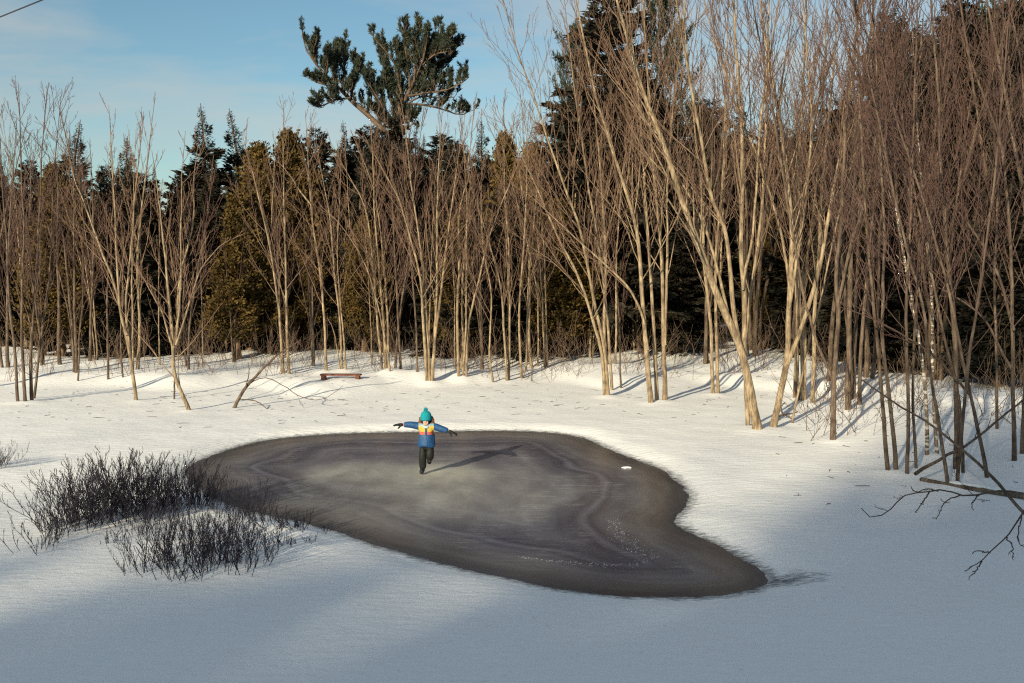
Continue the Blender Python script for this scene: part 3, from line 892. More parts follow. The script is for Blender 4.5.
G_CON = 'dark conifers standing behind the bare trees'
PROTO = {
    's1': conifer('spruce_tree', 1, 13.0, 2.3, 'spruce', M_SPRUCE, M_CONBARK, 'dark spruce', G_CON, 0.05, 24000),
    's2': conifer('spruce_tree', 2, 13.0, 1.9, 'spruce', M_SPRUCE, M_CONBARK, 'dark spruce', G_CON, 0.06, 22000),
    'c1': conifer('cedar_tree', 3, 9.0, 1.8, 'cedar', M_CEDAR, M_CEDBARK, 'cedar', G_CON, 0.07, 34000, 0.14),
    'c2': conifer('cedar_tree', 4, 8.0, 1.5, 'cedar', M_CEDAR, M_CEDBARK, 'cedar', G_CON, 0.09, 28000, 0.12),
    'h1': conifer('hemlock_tree', 5, 14.0, 3.2, 'hemlock', M_SPRUCE, M_CONBARK, 'hemlock', G_CON, 0.05, 32000, 0.2),
    'p1': conifer('pine_tree', 6, 17.0, 3.6, 'pine', M_PINE, M_CONBARK, 'pine', G_CON, 0.25, 22000, 0.24),
}
usedp = {k: False for k in PROTO}


def con(kind, px, top, Y, label, group=None, wide=1.0, rot=None, z=None, x=None):
    if x is None: x = (px - 512) / F * Y
    g = gz(x, Y)
    H = (HORIZON - top) / F * Y + CAMZ - g if z is None else z
    s = H / PROTO[kind]['_h']
    rot = fr.uniform(0, 6.28) if rot is None else rot
    sc = (s * wide, s * wide, s)
    if not usedp[kind]:
        usedp[kind] = True
        o = PROTO[kind]; o.location = (x, Y, g); o.rotation_euler = (0, 0, rot); o.scale = sc; o['label'] = label
        if group: o['group'] = group
    else:
        o = dup(PROTO[kind], (x, Y, g), rot, sc, label, group or G_CON)
    return o


con('s1', 205, 106, 47, 'taller of two pointed spruces standing clear against the sky', 'two pointed spruces', 1.6)
con('s2', 233, 111, 48, 'slightly shorter of two pointed spruces standing clear against the sky', 'two pointed spruces', 1.7)
con('s2', 86, 122, 52, 'narrow pointed spruce showing through bare twigs behind the left shore', None, 1.7)
con('s2', 132, 138, 53, 'small dark spruce tip behind the low forking tree', None, 1.8)
con('c1', 262, 150, 40, 'wide rusty green cedar beside the two pointed spruces', 'cedars', 1.35)
con('c2', 237, 200, 38.5, 'lower rusty cedar with bare red trunks at the snow edge', 'cedars', 1.5)
con('c1', 292, 138, 41, 'tall cedar whose top stands above the two pale stems in a V', 'cedars', 1.4)
con('c2', 560, 205, 38.5, 'low olive cedar spreading behind the bowing trunks', 'cedars', 1.9)
con('c1', 532, 150, 40.5, 'rusty cedar behind the two slender poles', 'cedars', 1.1)
con('h1', 605, -8, 41, 'huge dark conifer towering behind the big four-stemmed tree', None, 1.25)
con('p1', 655, 8, 42.5, 'dark pine merging with the huge conifer behind the tall trunks', None, 0.9)
con('p1', 572, 40, 43, 'pine on the open sky side of the huge dark conifer', None, 0.7)
for kd, px, top in (('h1', 396, 116), ('h1', 372, 126), ('s1', 418, 124)):
    con(kd, px, top, 54, 'dark conifer crowding the trunk of the big ragged pine', 'conifers round the big pine', 1.1)
CNAME = {'s1': 'dark broad spruce', 's2': 'dark narrow spruce', 'h1': 'dark feathery hemlock', 'c1': 'tall rusty cedar', 'c2': 'short rusty cedar', 'p1': 'dark open pine'}
for kind, px, top, Y, wd in [('s1', 2, 140, 50, 1.2), ('h1', 35, 160, 52, 0.9), ('s1', 60, 165, 55, 1.1), ('h1', 110, 165, 50, 0.9), ('s2', 158, 165, 52, 1.2), ('h1', 180, 175, 50, 1.0), ('s1', -25, 150, 48, 1.2),
                             ('h1', 318, 128, 50, 0.9), ('s1', 345, 122, 52, 1.2), ('h1', 380, 130, 46, 0.8), ('s2', 425, 135, 50, 1.3), ('h1', 455, 140, 47, 0.9), ('s1', 482, 120, 55, 1.2), ('c1', 505, 140, 46, 1.1), ('s2', 365, 150, 45, 1.2),
                             ('s1', 738, 95, 64, 1.2), ('h1', 765, 120, 48, 0.9), ('s2', 800, 110, 50, 1.3), ('h1', 700, 105, 62, 0.8), ('s1', 842, 70, 46, 1.1),
                             ('h1', 880, 15, 42, 0.8), ('s1', 915, 20, 44, 1.3), ('h1', 958, -5, 41, 0.9), ('p1', 1005, -60, 42, 0.8), ('h1', 1035, -40, 36, 0.9), ('s1', 985, 5, 38, 1.1), ('s2', 935, 30, 39, 1.2), ('h1', 845, 150, 44, 0.9), ('s2', 1000, 60, 33, 1.2)]:
    con(kind, px, top, Y - 4, CNAME[kind] + ' in the dense wood behind ' + landmark(px), 'dense wood of dark conifers', wd)
WALL = ['h1', 's1', 'h1', 's2']
for i in range(48):
    px = -40 + 1110 * (i + fr.uniform(0, 1)) / 48
    Y = fr.uniform(43, 49) if px < 820 else fr.uniform(38, 44)
    top = np.interp(px, [0, 180, 300, 340, 520, 545, 600, 690, 730, 820, 870, 1024], [160, 172, 150, 138, 148, 120, 70, 90, 130, 110, 45, 0]) + fr.uniform(-10, 28)
    if 690 < px < 740: Y += 14
    kd = WALL[i % 4]
    con(kd, px, top, Y, CNAME[kd] + ' in the close ranks behind ' + landmark(px), 'close ranks of dark conifers', 1.35 if kd == 'h1' else 1.75)
# understorey that closes the wood off further back
for i in range(34):
    px = -60 + 1150 * (i + fr.uniform(0, 1)) / 34
    Y = fr.uniform(54, 72)
    top = np.interp(px, [0, 200, 300, 500, 560, 700, 850, 1024], [185, 185, 165, 165, 120, 130, 120, 60]) + fr.uniform(-5, 40)
    kd = ['s1', 'h1', 's2', 'h1'][i % 4]
    con(kd, px, top, Y, CNAME[kd] + ' far back in the wood behind ' + landmark(px), 'dense wood of dark conifers', 1.25)
# low young cedars and hemlocks just inside the edge
for i in range(54):
    px = -30 + 1080 * (i + fr.uniform(0, 1)) / 54
    Y = fr.uniform(38.5, 44)
    if px > 830: Y = fr.uniform(31, 38)
    if 686 < px < 744 or 338 < px < 362: continue
    top = fr.uniform(165, 262) if not 200 < px < 320 else fr.uniform(225, 270)
    olive = 205 < px < 330 or 370 < px < 480 or 500 < px < 640 or 740 < px < 800
    kd = ['c1', 'c2', 'h1'][i % 3] if olive else ['h1', 's1', 'h1', 's2', 'c1'][i % 5]
    con(kd, px, top, Y, 'young ' + CNAME[kd] + ' just inside the wood behind ' + landmark(px), 'young evergreens at the wood edge', 1.45)

# the big ragged white pine
def big_pine():
    Y = 60.0
    rng = np.random.default_rng(77)
    base = np.array([(388 - 512) / F * Y, Y, 0]); base[2] = gz(base[0], Y)
    root = tag(link('pine_tree', None, loc=base), 'big ragged pine with two spreading limbs rising above all the other trees', 'tree')
    trunk = [(388, 372), (388, 260), (390, 180), (394, 135), (402, 106)]
    limbs = [  # (points, base radius)
        ([(392, 140), (376, 122), (358, 107), (336, 85), (318, 67), (305, 48), (302, 34)], 0.26),
        ([(395, 135), (402, 106), (412, 85), (421, 66), (432, 46), (440, 26)], 0.30),
        ([(403, 108), (400, 88), (396, 66), (385, 50), (373, 37)], 0.18), ([(410, 90), (408, 66), (405, 45), (404, 27)], 0.15), ([(414, 82), (416, 60), (418, 28)], 0.13),
        ([(418, 74), (436, 62), (450, 54), (459, 45)], 0.13), ([(421, 70), (440, 70), (452, 60)], 0.10), ([(427, 56), (445, 44), (452, 36)], 0.10),
        ([(408, 96), (428, 93), (446, 90), (460, 84), (469, 77)], 0.11), ([(404, 104), (425, 105), (445, 110), (460, 115), (470, 111)], 0.11), ([(410, 92), (430, 84), (450, 80)], 0.08), ([(402, 108), (420, 97), (440, 98), (455, 97)], 0.08),
        ([(350, 98), (335, 100), (322, 106), (313, 106)], 0.09), ([(338, 87), (322, 84), (308, 78)], 0.08), ([(332, 82), (335, 66), (336, 50)], 0.09), ([(342, 90), (344, 70), (344, 46)], 0.09), ([(350, 98), (356, 78), (354, 60)], 0.08), ([(318, 67), (314, 52), (317, 40)], 0.07),
        ([(366, 112), (372, 92), (362, 74), (355, 64)], 0.08), ([(385, 130), (384, 110), (376, 95), (366, 80)], 0.08), ([(396, 132), (380, 118), (372, 108)], 0.08), ([(397, 120), (415, 118), (412, 125)], 0.08), ([(392, 138), (398, 118), (390, 100), (386, 78)], 0.10), ([(326, 75), (328, 62), (327, 54)], 0.06), ([(345, 96), (352, 88), (353, 80)], 0.06),
        ([(400, 100), (392, 86), (382, 62), (376, 48)], 0.10), ([(416, 78), (424, 56), (428, 34)], 0.10), ([(412, 84), (404, 70), (396, 48)], 0.10), ([(420, 68), (434, 55), (446, 52)], 0.10), ([(406, 98), (398, 92), (390, 90), (380, 86)], 0.09),
    ]
    P = catmull([at_depth(x, y, Y) for x, y in trunk], 20); P[0, 2] = base[2] - 0.3
    R = np.linspace(0.42, 0.28, 20)
    v, q, r = tubes(P[None], R[None], 9, 0.04)
    link('trunk', mesh_np('trunk', v - base, q, M_CONBARK, {'radius': r}), root)
    LP, LR = [], []
    for pts, r0 in limbs:
        dy = rng.uniform(-2.2, 2.2) if r0 < 0.2 else rng.uniform(-1, 1)
        W = [at_depth(x, y, Y + dy * (i / (len(pts) - 1))) for i, (x, y) in enumerate(pts)]
        C = catmull(W, 9)
        LP.append(C); LR.append(np.linspace(r0 * 0.75, 0.025, 9))
    LP = np.array(LP); LR = np.array(LR)
    v, q, r = tubes(LP, LR, 6, 0.05)
    link('limbs', mesh_np('limbs', v - base, q, M_CONBARK, {'radius': r}), root)
    S1, R1 = branches(LP, LR * 0.6, 20, 0.08, 1.0, lambda t, pl, g, M: (0.30 * (1 - t) + 0.22) * np.minimum(pl, 3.2) * g.uniform(0.4, 1.3, M), (0.3, 1.0), 1.25, 5, 0.5, 0.02, 0.01, rng)
    S2, R2 = branches(S1, R1, 7, 0.2, 1.0, lambda t, pl, g, M: (0.26 * (1 - t) + 0.14) * pl * g.uniform(0.6, 1.2, M), (0.3, 0.9), 0.5, 3, 0.6, 0.012, 0.008, rng)
    v, q, r = join([tubes(S1, R1, 3), tubes(S2, R2, 3)])
    link('branches', mesh_np('branches', v - base, q, M_CONBARK, {'radius': r}), root)
    per = 20
    si = np.repeat(np.arange(len(S2)), per)
    t = rng.uniform(0.1, 1.05, len(si))[:, None]
    p = S2[si, 0] * (1 - t) + S2[si, 2] * t
    dd = nrm(nrm(S2[si, 2] - S2[si, 0]) * 0.9 + rng.normal(size=(len(si), 3)) * 0.5 + np.array([0, 0, 0.3]))
    v, q = leaf_quads(p, dd, rng.uniform(0.15, 0.32, len(si)), rng.uniform(0.03, 0.06, len(si)), rng)
    link('crown', mesh_np('crown', v - base, q, M_PINE, shade=False), root)


big_pine()

# unseen wood and hill added behind the viewpoint, shaped to shade the foreground
def added_shade_wood():
    hr = np.random.default_rng(21)
    for row, (n, lo, hi, kind) in enumerate(((40, -1.6, 1.6, 'c'), (28, 13.0, 17.0, 'b'), (22, 14.0, 20.0, 'b'), (20, 17.0, 26.0, 'b'), (7, 24.0, 33.0, 'r'))):
        for i in range(n):
            Y = -62 - 3.5 * row + hr.uniform(-1.5, 1.5)
            X = -17 + 35 * (i + hr.uniform(0, 1)) / n            # where the shadow lands
            reach = hr.uniform(lo, hi)
            if kind == 'c': reach += float(np.interp(X, [-17, -4, 2, 6, 9, 12, 18], [15.0, 14.2, 13.2, 12.2, 13.0, 16.0, 20.0]))
            if kind == 'r': X = 12.0 + 8.0 * (i + hr.uniform(0, 1)) / n
            if kind == 'b' and 2.0 < X < 9.0 and i % 3 != 0: continue
            x = X - (reach - Y) * math.tan(SUN_AZ)
            H = (reach - Y) / math.cos(SUN_AZ) * math.tan(SUN_EL) - gz(x, Y)
            if kind == 'b':
                k = [1, 3][i % 2]
                place_gen(k, (x, Y, gz(x, Y)), hr.uniform(0, 6.28), H / GH[k], 'tall ' + GKIND[k].replace('young ', '') + ' of the unseen wood added for shade', 'unseen wood added for shade')
            else:
                kd = ['s1', 'h1', 's2'][i % 3]
                wd = (1.3 if kd == 'h1' else 1.8) * (0.55 if kind == 'r' else 0.85)
                con(kd, 0, 0, Y, 'tall ' + CNAME[kd] + ' of the unseen wood added for shade', 'unseen wood added for shade', wd, z=H, x=x, rot=hr.uniform(0, 6.28))


added_shade_wood()

# ------------------------------------------------------------------ undergrowth: dead stalks and brush along the wood edge
def undergrowth():
    rng = np.random.default_rng(5)
    N = 2300
    px = rng.uniform(-20, 1050, N)
    Y = 33.5 + 12 * rng.uniform(0, 1, N) ** 1.3
    Y = np.where(px > 800, rng.uniform(22, 38, N), Y)
    x = (px - 512) / F * Y
    keep = np.sin(px * 0.07) + rng.normal(size=N) * 0.8 > -0.3
    x, Y = x[keep], Y[keep]; N = len(x)
    z = base_h(x, Y)
    d = nrm(np.stack([rng.normal(size=N) * 0.35, rng.normal(size=N) * 0.35, np.ones(N)], 1))
    L = rng.uniform(0.3, 1.7, N) ** 1.2
    K = 5
    P = np.zeros((N, K, 3)); P[:, 0] = np.stack([x, Y, z - 0.05], 1)
    for k in range(1, K):
        d = nrm(d + rng.normal(size=(N, 3)) * 0.12); P[:, k] = P[:, k - 1] + d * (L / (K - 1))[:, None]
    R = np.linspace(1, 0.35, K)[None] * rng.uniform(0.005, 0.012, N)[:, None]
    P2, R2 = branches(P, R, 4, 0.3, 1.0, lambda t, pl, g, M: pl * g.uniform(0.2, 0.5, M), (0.4, 1.0), 0.4, 3, 0.6, 0.006, 0.004, rng)
    v, q, r = join([tubes(P, R), tubes(P2, R2)])
    tag(link('undergrowth', mesh_np('undergrowth', v, q, M_CEDBARK, {'radius': r})), 'dead stalks and brush sticking out of the snow along the wood edge', 'brush', kind='stuff')


undergrowth()

# ------------------------------------------------------------------ shrubs on the near left shore
def shrub_proto(seed, n, h, spread, label, group):
    rng = np.random.default_rng(seed)
    a = rng.uniform(0, 6.28, n); rad = np.sqrt(rng.uniform(0, 1, n)) * spread
    P = np.zeros((n, 6, 3)); P[:, 0] = np.stack([np.cos(a) * rad, np.sin(a) * rad, np.full(n, -0.08)], 1)
    d = nrm(np.stack([np.cos(a) * rad / spread * 0.35 + rng.normal(size=n) * 0.22, np.sin(a) * rad / spread * 0.35 + rng.normal(size=n) * 0.22, np.ones(n)], 1))
    L = h * rng.uniform(0.4, 1.15, n)
    for k in range(1, 6):
        d = nrm(d + rng.normal(size=(n, 3)) * 0.09); P[:, k] = P[:, k - 1] + d * (L / 5)[:, None]
    R = np.linspace(1, 0.4, 6)[None] * rng.uniform(0.003, 0.006, n)[:, None]
    P2, R2 = branches(P, R, 6, 0.25, 0.98, lambda t, pl, g, M: pl * (0.3 * (1 - t) + 0.1) * g.uniform(0.6, 1.2, M), (0.3, 0.8), 0.5, 4, 0.7, 0.004, 0.0025, rng)
    P3, R3 = branches(P2, R2, 2, 0.3, 0.95, lambda t, pl, g, M: pl * g.uniform(0.25, 0.5, M), (0.3, 0.8), 0.4, 3, 0.7, 0.003, 0.002, rng)
    root = tag(link('shrub', None), label, 'shrub', group)
    v, q, r = tubes(P, R, 4)
    link('stems', mesh_np('stems', v, q, M_SHRUB, {'radius': r}), root)
    v, q, r = join([tubes(P2, R2, 3), tubes(P3, R3, 3)])
    link('twigs', mesh_np('twigs', v, q, M_SHRUB, {'radius': r}), root)['kind'] = 'stuff'
    return root


SG = 'shrubs of the thicket by the pond'
L_T = 'tall dense dark shrub in the back row of the thicket by the pond'
L_F = 'dark shrub in the front row of the thicket, its stems standing in open snow'
L_S = 'small sparse shrub at the pond end of the thicket'
SHP = {'t1': (shrub_proto(31, 44, 1.0, 0.34, L_T, SG), 1.0), 't2': (shrub_proto(32, 38, 1.0, 0.30, L_T, SG), 1.0), 'f1': (shrub_proto(33, 24, 0.9, 0.36, L_F, SG), 0.9), 'f2': (shrub_proto(34, 17, 0.8, 0.30, L_F, SG), 0.8), 's1': (shrub_proto(35, 9, 0.45, 0.14, L_S, SG), 0.45)}
shused = set()
SHR = [('f2', 38, 552, 46, 'sparse shrub standing apart at the outer end of the thicket'), ('t2', 62, 531, 58, L_T), ('t1', 76, 529, 66, L_T), ('t2', 90, 524, 72, L_T), ('t1', 108, 522, 72, L_T), ('t1', 124, 522, 74, L_T), ('t2', 138, 520, 70, L_T), ('t1', 152, 516, 66, L_T),
       ('t2', 166, 512, 58, L_T), ('t1', 182, 509, 56, L_T), ('t2', 198, 507, 46, L_T), ('f1', 214, 508, 40, L_T), ('f1', 230, 511, 36, L_T),
       ('f1', 150, 571, 56, L_F), ('f1', 172, 574, 66, L_F), ('f1', 190, 575, 66, L_F), ('f2', 208, 573, 66, L_F), ('f1', 226, 571, 60, L_F), ('f2', 246, 570, 58, L_F), ('f1', 180, 556, 56, L_F), ('f2', 212, 555, 56, L_F), ('f1', 238, 552, 52, L_F), ('f2', 262, 560, 44, L_F), ('f2', 136, 535, 40, L_F), ('f2', 160, 541, 44, L_F), ('f1', 196, 540, 46, L_F), ('f2', 228, 537, 42, L_F), ('f2', 52, 542, 44, L_F), ('s1', 110, 545, 24, L_F),
       ('f2', 250, 522, 40, L_S), ('f2', 268, 524, 40, L_S), ('s1', 282, 530, 34, L_S), ('s1', 296, 534, 26, L_S), ('s1', 308, 545, 20, L_S), ('s1', 286, 548, 28, L_S), ('s1', 300, 528, 30, L_S), ('s1', 326, 531, 15, L_S),
       ('t2', -6, 470, 30, 'dark shrub alone at the edge of the open snow on the far left'), ('f2', 4, 466, 26, 'dark shrub alone at the edge of the open snow on the far left'), ('s1', 27, 462, 6, 'tiny twig poking out of the open snow')]
sr = np.random.default_rng(8)
for kind, px, py, hp, lab in SHR:
    p = ground_pt(px, py)
    o0, h0 = SHP[kind]
    s = hp * p[1] / F / h0 * 1.0
    if kind not in shused:
        shused.add(kind); o = o0; o.location = p; o.rotation_euler = (0, 0, sr.uniform(0, 6)); o.scale = (s * 1.1, s * 1.1, s); o['label'] = lab
    else:
        o = dup(o0, p, sr.uniform(0, 6), (s * 1.1, s * 1.1, s), lab, SG)
    MOUNDS.append((p[0], p[1], 0.03, 0.35))

# ------------------------------------------------------------------ dead branches, log
def limb_thing(name, label, cat, limbs, mat, Y, r_min=0.006, twigs=4, grp=None, sag=0.0):
    """limbs: (width_px, tip_px, [(x,y)...], [depth offset...] or None)"""
    base = at_depth(*limbs[0][2][0], Y)
    root = tag(link(name, None, loc=base), label, cat, grp)
    rng = np.random.default_rng(len(label) * 7)
    AP, AR = [], []
    for i, (w0, w1, pts, dz) in enumerate(limbs):
        dz = dz or [0] * len(pts)
        W = np.array([at_depth(x, y, Y + d) for (x, y), d in zip(pts, dz)])
        P = catmull(W, 18); P[1:] += rng.normal(size=(17, 3)) * 0.006
        R = np.linspace(w0, w1, 18) * Y / F / 2
        v, q, r = tubes(P[None], R[None], 7, 0.05)
        link('bough' if i else 'trunk', mesh_np('bough', v - base, q, mat, {'radius': r}), root)
        AP.append(P); AR.append(R)
    AP = np.array(AP); AR = np.array(AR)
    P2, R2 = branches(AP, AR, twigs, 0.35, 0.98, lambda t, pl, g, M: np.minimum(pl, 2.5) * (0.2 * (1 - t) + 0.06) * g.uniform(0.4, 1.2, M), (0.4, 1.1), 0.15, 6, 0.5, r_min, r_min * 0.5, rng)
    P3, R3 = branches(P2, R2, 3, 0.3, 0.95, lambda t, pl, g, M: pl * g.uniform(0.25, 0.5, M), (0.4, 1.0), 0.1, 4, 0.6, r_min * 0.7, r_min * 0.4, rng)
    v, q, r = join([tubes(P2, R2, 3), tubes(P3, R3, 3)])
    link('twigs', mesh_np('twigs', v - base, q, mat, {'radius': r}), root)['kind'] = 'stuff'
    return root


pB = ground_pt(233, 408)
limb_thing('broken_branch', 'broken branch stuck slantwise in the snow with long thin trailing twigs', 'branch', [
    (3.8, 1.0, [(232, 412), (243, 391), (249, 384), (262, 370), (278, 355), (301, 340)], [0, .1, .2, .4, .6, .9]),
    (1.1, 0.4, [(248, 385), (258, 379), (268, 378), (285, 386.5), (299, 396), (318, 400), (332, 394), (343, 386)], [.2, .3, .3, .2, .1, .1, .2, .3]),
    (1.1, 0.6, [(239, 399), (255, 401), (266, 408), (273, 414), (282, 415)], [.1, 0, -.3, -.5, -.6]),
    (1.3, 0.6, [(246, 387), (249, 372), (248, 362)], [.1, .2, .3])], M_BARKG, pB[1], twigs=2)
pL = ground_pt(960, 490)
YL = pL[1]


def fallen_log():
    base = ground_pt(960, 492)
    W = np.array([ground_pt(921, 481), ground_pt(948, 487), ground_pt(975, 491), ground_pt(1000, 495), ground_pt(1045, 502)]) + np.array([0, 0, 0.03])
    root = tag(link('fallen_log', None, loc=base), 'fallen log capped with snow lying below the shaded thicket', 'log')
    P = catmull(W, 26); R = np.linspace(0.04, 0.075, 26)
    v, q, r = tubes(P[None], R[None], 10, 0.04)
    link('trunk', mesh_np('trunk', v - base, q, M_DEAD, {'radius': r}), root)
    rng = np.random.default_rng(4)
    P2 = P[6:24] + np.array([0, 0.03, 0.06]); R2 = 0.06 * (0.5 + 0.5 * np.sin(np.linspace(0.1, 3.0, 18))) * (1 + 0.2 * rng.normal(size=18))
    v, q, r = tubes(P2[None], R2[None], 10, 0.05)
    v[:, 2] = P2[:, 2].repeat(10) + (v[:, 2] - P2[:, 2].repeat(10)) * 0.6
    link('snow_cap', mesh_np('snow_cap', v - base, q, plain('snow_cap', (0.8, 0.81, 0.82), 0.7, 0.03, 8.0)), root)
    return root


fallen_log()
limb_thing('leaning_pole', 'dead pole propped slantwise across the shaded thicket', 'branch', [
    (3.6, 1.4, [(1040, 528), (1023, 512), (985, 470), (956, 444), (930, 424), (897, 404), (862, 380)], [-1.5, -1.2, -.6, -.1, .3, .8, 1.4])], M_DEAD, ground_pt(1010, 528)[1] + 1.0, twigs=5)
limb_thing('leaning_branch', 'thin dead bough crossing the propped pole in the shaded thicket', 'branch', [
    (3.6, 1.4, [(915, 474), (940, 459), (968, 444), (992, 425), (1017, 405), (1040, 385)], [-.6, -.3, 0, .3, .6, 1.0])], M_DEAD, ground_pt(940, 478)[1], twigs=5)
limb_thing('low_branch', 'forked dead branch arching low over the snow in front of the fallen log', 'branch', [
    (2.3, 0.8, [(1042, 498), (1020, 493), (998, 491), (979, 495), (962, 495), (938, 490), (920, 493), (906, 495), (886, 513), (868, 517), (861, 508)], [0.3, .2, .1, 0, 0, -.1, -.2, -.2, -.5, -.6, -.5]),
    (1.5, .7, [(962, 495), (947, 500), (940, 512), (936, 520)], [0, -.1, -.2, -.3]), (1.5, .7, [(938, 491), (926, 489), (916, 492), (911, 486)], [-.1, -.2, -.2, -.2]), (1.5, .7, [(979, 495), (972, 503), (973, 510)], [0, -.1, -.2]), (1.6, .8, [(930, 491), (922, 503), (915, 512)], [-.1, -.2, -.3])], M_DEAD, ground_pt(900, 524)[1], twigs=3)
limb_thing('hanging_branch', 'bare forked branch reaching down toward the near snow at the clearing edge', 'branch', [
    (2.5, 0.8, [(1046, 470), (1030, 500), (1023, 513), (1012, 530), (998, 544), (982, 561), (968, 567)], [.5, .2, 0, 0, 0, 0, 0]),
    (1.5, .7, [(982, 561), (975, 572), (968, 580)], [0, -.1, -.1]), (1.5, .7, [(1006, 537), (1012, 545), (1013, 560)], [0, -.1, -.1]), (1.5, .7, [(990, 553), (978, 551), (972, 554)], [0, 0, 0]), (1.5, .7, [(1022, 514), (1018, 540), (1024, 548)], [0, -.2, -.3])], M_DEAD, ground_pt(985, 596)[1], twigs=2)
pT = ground_pt(783, 420)
limb_thing('fallen_twig', 'small dark forked twig lying on the snow beside the V shaped trunks', 'twig', [
    (2.4, 1.0, [(771, 424), (780, 416), (790, 414), (798, 412)], [0, .1, .2, .3]), (1.8, .9, [(783, 415), (781, 408), (785, 402)], [.1, .1, .1]), (1.5, .8, [(786, 415), (794, 420), (797, 425)], [.1, 0, -.1])], M_DEAD, pT[1], twigs=2)

# ------------------------------------------------------------------ bench
def box(bm, cx, cy, cz, sx, sy, sz, bevel=0.0, rot=0.0):
    r = bmesh.ops.create_cube(bm, size=1)
    vs = r['verts']
    for v in vs:
        x, y, z = v.co.x * sx, v.co.y * sy, v.co.z * sz
        v.co = (cx + x * math.cos(rot) - y * math.sin(rot), cy + x * math.sin(rot) + y * math.cos(rot), cz + z)
    if bevel > 0:
        es = list({e for v in vs for e in v.link_edges})
        bmesh.ops.bevel(bm, geom=es, offset=bevel, segments=2, affect='EDGES', profile=0.6)


def bm_obj(name, bm, mat, parent=None, loc=None, smooth_=False):
    me = bpy.data.meshes.new(name)
    bm.to_mesh(me); bm.free()
    me.materials.append(mat)
    for p in me.polygons: p.use_smooth = smooth_
    return link(name, me, parent, loc)


def bench():
    p = ground_pt(341, 378)
    s = p[1] / F
    root = tag(link('bench', None, loc=p), 'low red brown plank bench on two blocks at the foot of the trees', 'bench')
    wood = plain('bench_wood', (0.15, 0.06, 0.042), 0.8, 0.4, 14.0)
    root.rotation_euler = (0, 0, math.radians(-3))
    bm = bmesh.new(); box(bm, 0, 0, 3.4 * s, 41 * s, 0.28, 1.5 * s, 0.008); bm_obj('seat', bm, wood, root)
    for dx in (-17.5, 17):
        bm = bmesh.new(); box(bm, dx * s, 0, 0.35 * s, 4 * s, 0.24, 4.4 * s, 0.008); bm_obj('leg', bm, wood, root)


bench()

# ------------------------------------------------------------------ snow lump on the ice, dead leaves, tape
def lump():
    p = on_flat(627, 468)
    bm = bmesh.new()
    bmesh.ops.create_icosphere(bm, subdivisions=3, radius=1)
    rng = random.Random(3)
    for v in bm.verts:
        k = 1 + 0.15 * math.sin(v.co.x * 5 + 1) * math.cos(v.co.y * 4) + rng.uniform(-.05, .05)
        v.co = Vector((v.co.x * 0.10 * k, v.co.y * 0.06 * k, max(v.co.z, -0.2) * 0.022 * k))
    o = bm_obj('snow_lump', bm, plain('snow_lump', (0.82, 0.83, 0.84), 0.7, 0.03, 30.0), None, (p[0], p[1], 0.008), True)
    tag(o, 'small white lump of snow lying on the dark ice near the shore', 'snow lump')


lump()


def leaf_clump():
    p = at_depth(556, 295, 37.5)
    rng = np.random.default_rng(6)
    n = 26
    pos = p + rng.normal(size=(n, 3)) * np.array([0.12, 0.1, 0.06])
    v, q = leaf_quads(pos, nrm(rng.normal(size=(n, 3)) + np.array([0, 0, -0.6])), rng.uniform(0.08, 0.14, n), rng.uniform(0.05, 0.08, n), rng)
    root = tag(link('dead_leaves', None, loc=p), 'clump of withered orange leaves caught in front of the low olive cedar', 'leaves')
    link('leaves', mesh_np('leaves', v - p, q, plain('withered_leaf', (0.36, 0.15, 0.06), 0.7, 0.3, 10)), root)['kind'] = 'stuff'
    P = catmull([p + np.array([0.1, 0.1, 0.12]), p + np.array([0.3, 0.9, 0.5]), p + np.array([0.5, 2.2, 0.7])], 8)
    v, q, r = tubes(P[None], np.full((1, 8), 0.008), 4)
    link('twig', mesh_np('twig', v - p, q, M_BARK, {'radius': r}), root)


leaf_clump()


def tape():
    g = ground_pt(748, 427)
    p = at_depth(747, 403, g[1])
    a = np.linspace(0, 2 * math.pi, 16, endpoint=False)
    r = 7.5 * g[1] / F / 2 * 0.53 * 1.1
    rows = [np.stack([p[0] + r * np.cos(a), p[1] + r * np.sin(a), np.full(16, p[2] + dz)], 1) for dz in (-0.03, 0.03)]
    v = np.vstack(rows); i = np.arange(16)
    q = np.stack([i, (i + 1) % 16, (i + 1) % 16 + 16, i + 16], 1)
    o = link('trail_marker', mesh_np('marker', v, q, plain('yellow_tape', (0.5, 0.4, 0.10), 0.5, 0.1, 20)))
    md = o.modifiers.new('thickness', 'SOLIDIFY'); md.thickness = 0.006
    tag(o, 'small yellow tape band round the thin stem beside the stout leaning trunk', 'marker tape')


tape()

